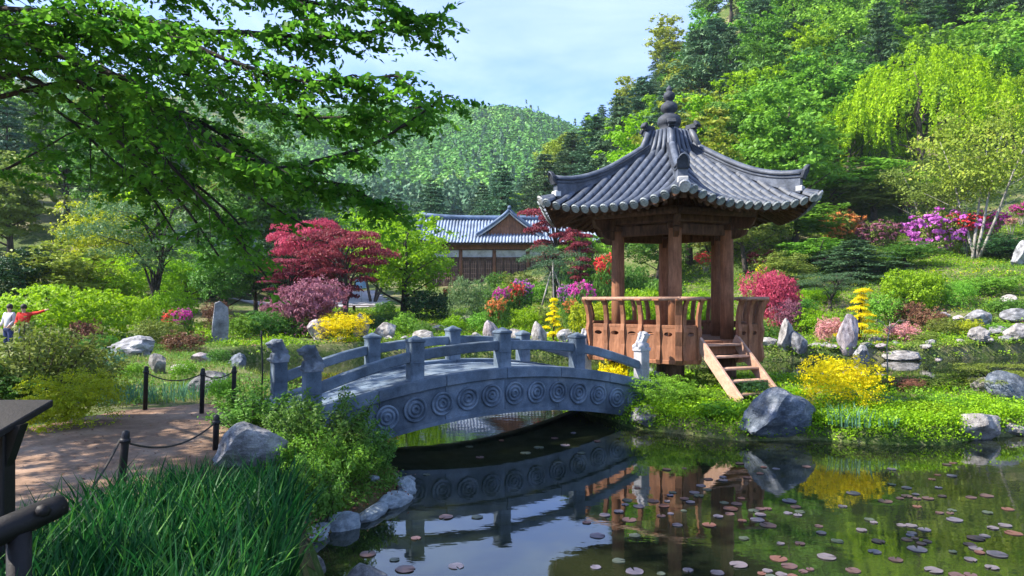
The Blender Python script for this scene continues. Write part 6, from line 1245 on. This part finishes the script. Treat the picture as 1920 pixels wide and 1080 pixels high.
def twigs(S, f0, f1, gap, lmax, keep=1.):
    n = len(S)
    for i in range(1, n):
        seg = S[i]-S[i-1]; f = f0+(f1-f0)*i/n; k = max(1, int(seg.length/gap+.5))
        for q in range(k):
            if r.uniform() > keep: continue
            p_ = S[i-1].lerp(S[i], q/k); d = seg.normalized(); sd = d.cross(Vector((0, 0, 1))).normalized()*(1 if (q+i) % 2 else -1); ln = r.uniform(.3, .8)*lmax*(1.15-.5*f)
            v = (d*r.uniform(.5, 1.1)+sd*r.uniform(.35, 1.1)+Vector((0, 0, r.uniform(-.6, .3)))).normalized(); e_ = p_+v*ln; e_.z -= ln*.12
            if r.uniform() < .6: twm.tube([p_-o0, (p_+e_)/2+Vector((0, 0, .02))-o0, e_-o0], [.0075, .005, .0025], 3, False)
            tone = r.uniform(.1, .85); leaves_along(p_, e_, int(ln/.036), .06, tone)
            for _ in range(3):
                u = r.uniform(.2, .95); a = p_.lerp(e_, u); s2 = v.cross(Vector((0, 0, 1))).normalized()*(1 if r.uniform() < .5 else -1); w = (v*.7+s2*r.uniform(.4, 1)+Vector((0, 0, r.uniform(-.6, .15)))).normalized()*r.uniform(.14, .34); leaves_along(a, a+w, int(w.length/.030), .05, tone)
for li, (P, r0) in enumerate(LB):
    S = smooth(P); n = len(S); MB().tube([p_-o0 for p_ in S], [r0*(1-.82*i/(n-1))*.62+.006 for i in range(n)], 8).build('branch', M['bark_dark'], FT)
    thin = li in (1, 2, 3, 4, 11); shade = li >= 12  # shade: limbs out of view, added to shade path and bridge
    i0 = 2 if shade or li in (0, 7, 8) else 5
    twigs(S[i0:], i0/n, 1, .20, 1, .42 if thin else .92)
    for i in range(i0, n-1):                                     # side branches
        seg = S[i+1]-S[i]; k = int(seg.length/(.37 if not thin else .75)+r.uniform())
        for q in range(k):
            f = (i+q/k)/n; p_ = S[i].lerp(S[i+1], q/k); d = seg.normalized(); sd = d.cross(Vector((0, 0, 1))).normalized()*(1 if r.uniform() < .5 else -1)
            ln = r.uniform(.6, 1.5)*(1.12-.85*f)*(.8 if thin else 1); v = (d*.9+sd*r.uniform(.3, 1)+Vector((0, 0, r.uniform(-.5, .25)))).normalized()
            T2 = [p_, p_+v*ln*.5+Vector((0, 0, .03)), p_+v*ln+Vector((0, 0, -.12*ln))]; twm.tube([t_-o0 for t_ in T2], [.014, .010, .005], 4, False)
            twigs(smooth(T2, 3), max(.35, f), 1, .13 if not shade else .2, .75, .8 if not thin else .6)
twm.build('twigs', M['bark_dark'], FT)['kind'] = 'stuff'
C = np.concatenate(LC)-np.array(o0); D = unit(np.concatenate(LD)); T = np.concatenate(LT); n = len(C); open('/tmp/n.txt', 'w').write(str(n)) if False else None
V, Q, TT = leafquads(C, .095*r.choice([.7, 1, 1.25], n), .55, np.tile([0, 0, 1.], (n, 1)), .75, D, tint=T, r=r); o = link('foliage', npmesh('foliage', V, Q, TT), M['fg'], FT); o['kind'] = 'stuff'

# ------------------------------------------------------------------ haze
hm_ = bpy.data.materials.new('air'); hm_.use_nodes = True; hm_.node_tree.nodes.clear(); t = hm_.node_tree; ho = N(t, 'ShaderNodeOutputMaterial'); hv_ = N(t, 'ShaderNodeVolumePrincipled', Density=.00018, Anisotropy=.2)
hv_.inputs['Color'].default_value = (.72, .86, 1, 1); t.links.new(hv_.outputs[0], ho.inputs['Volume'])
tag(MB().box((0, 300, 77), (1400, 700, 158)).build('haze', hm_), kind='stuff')
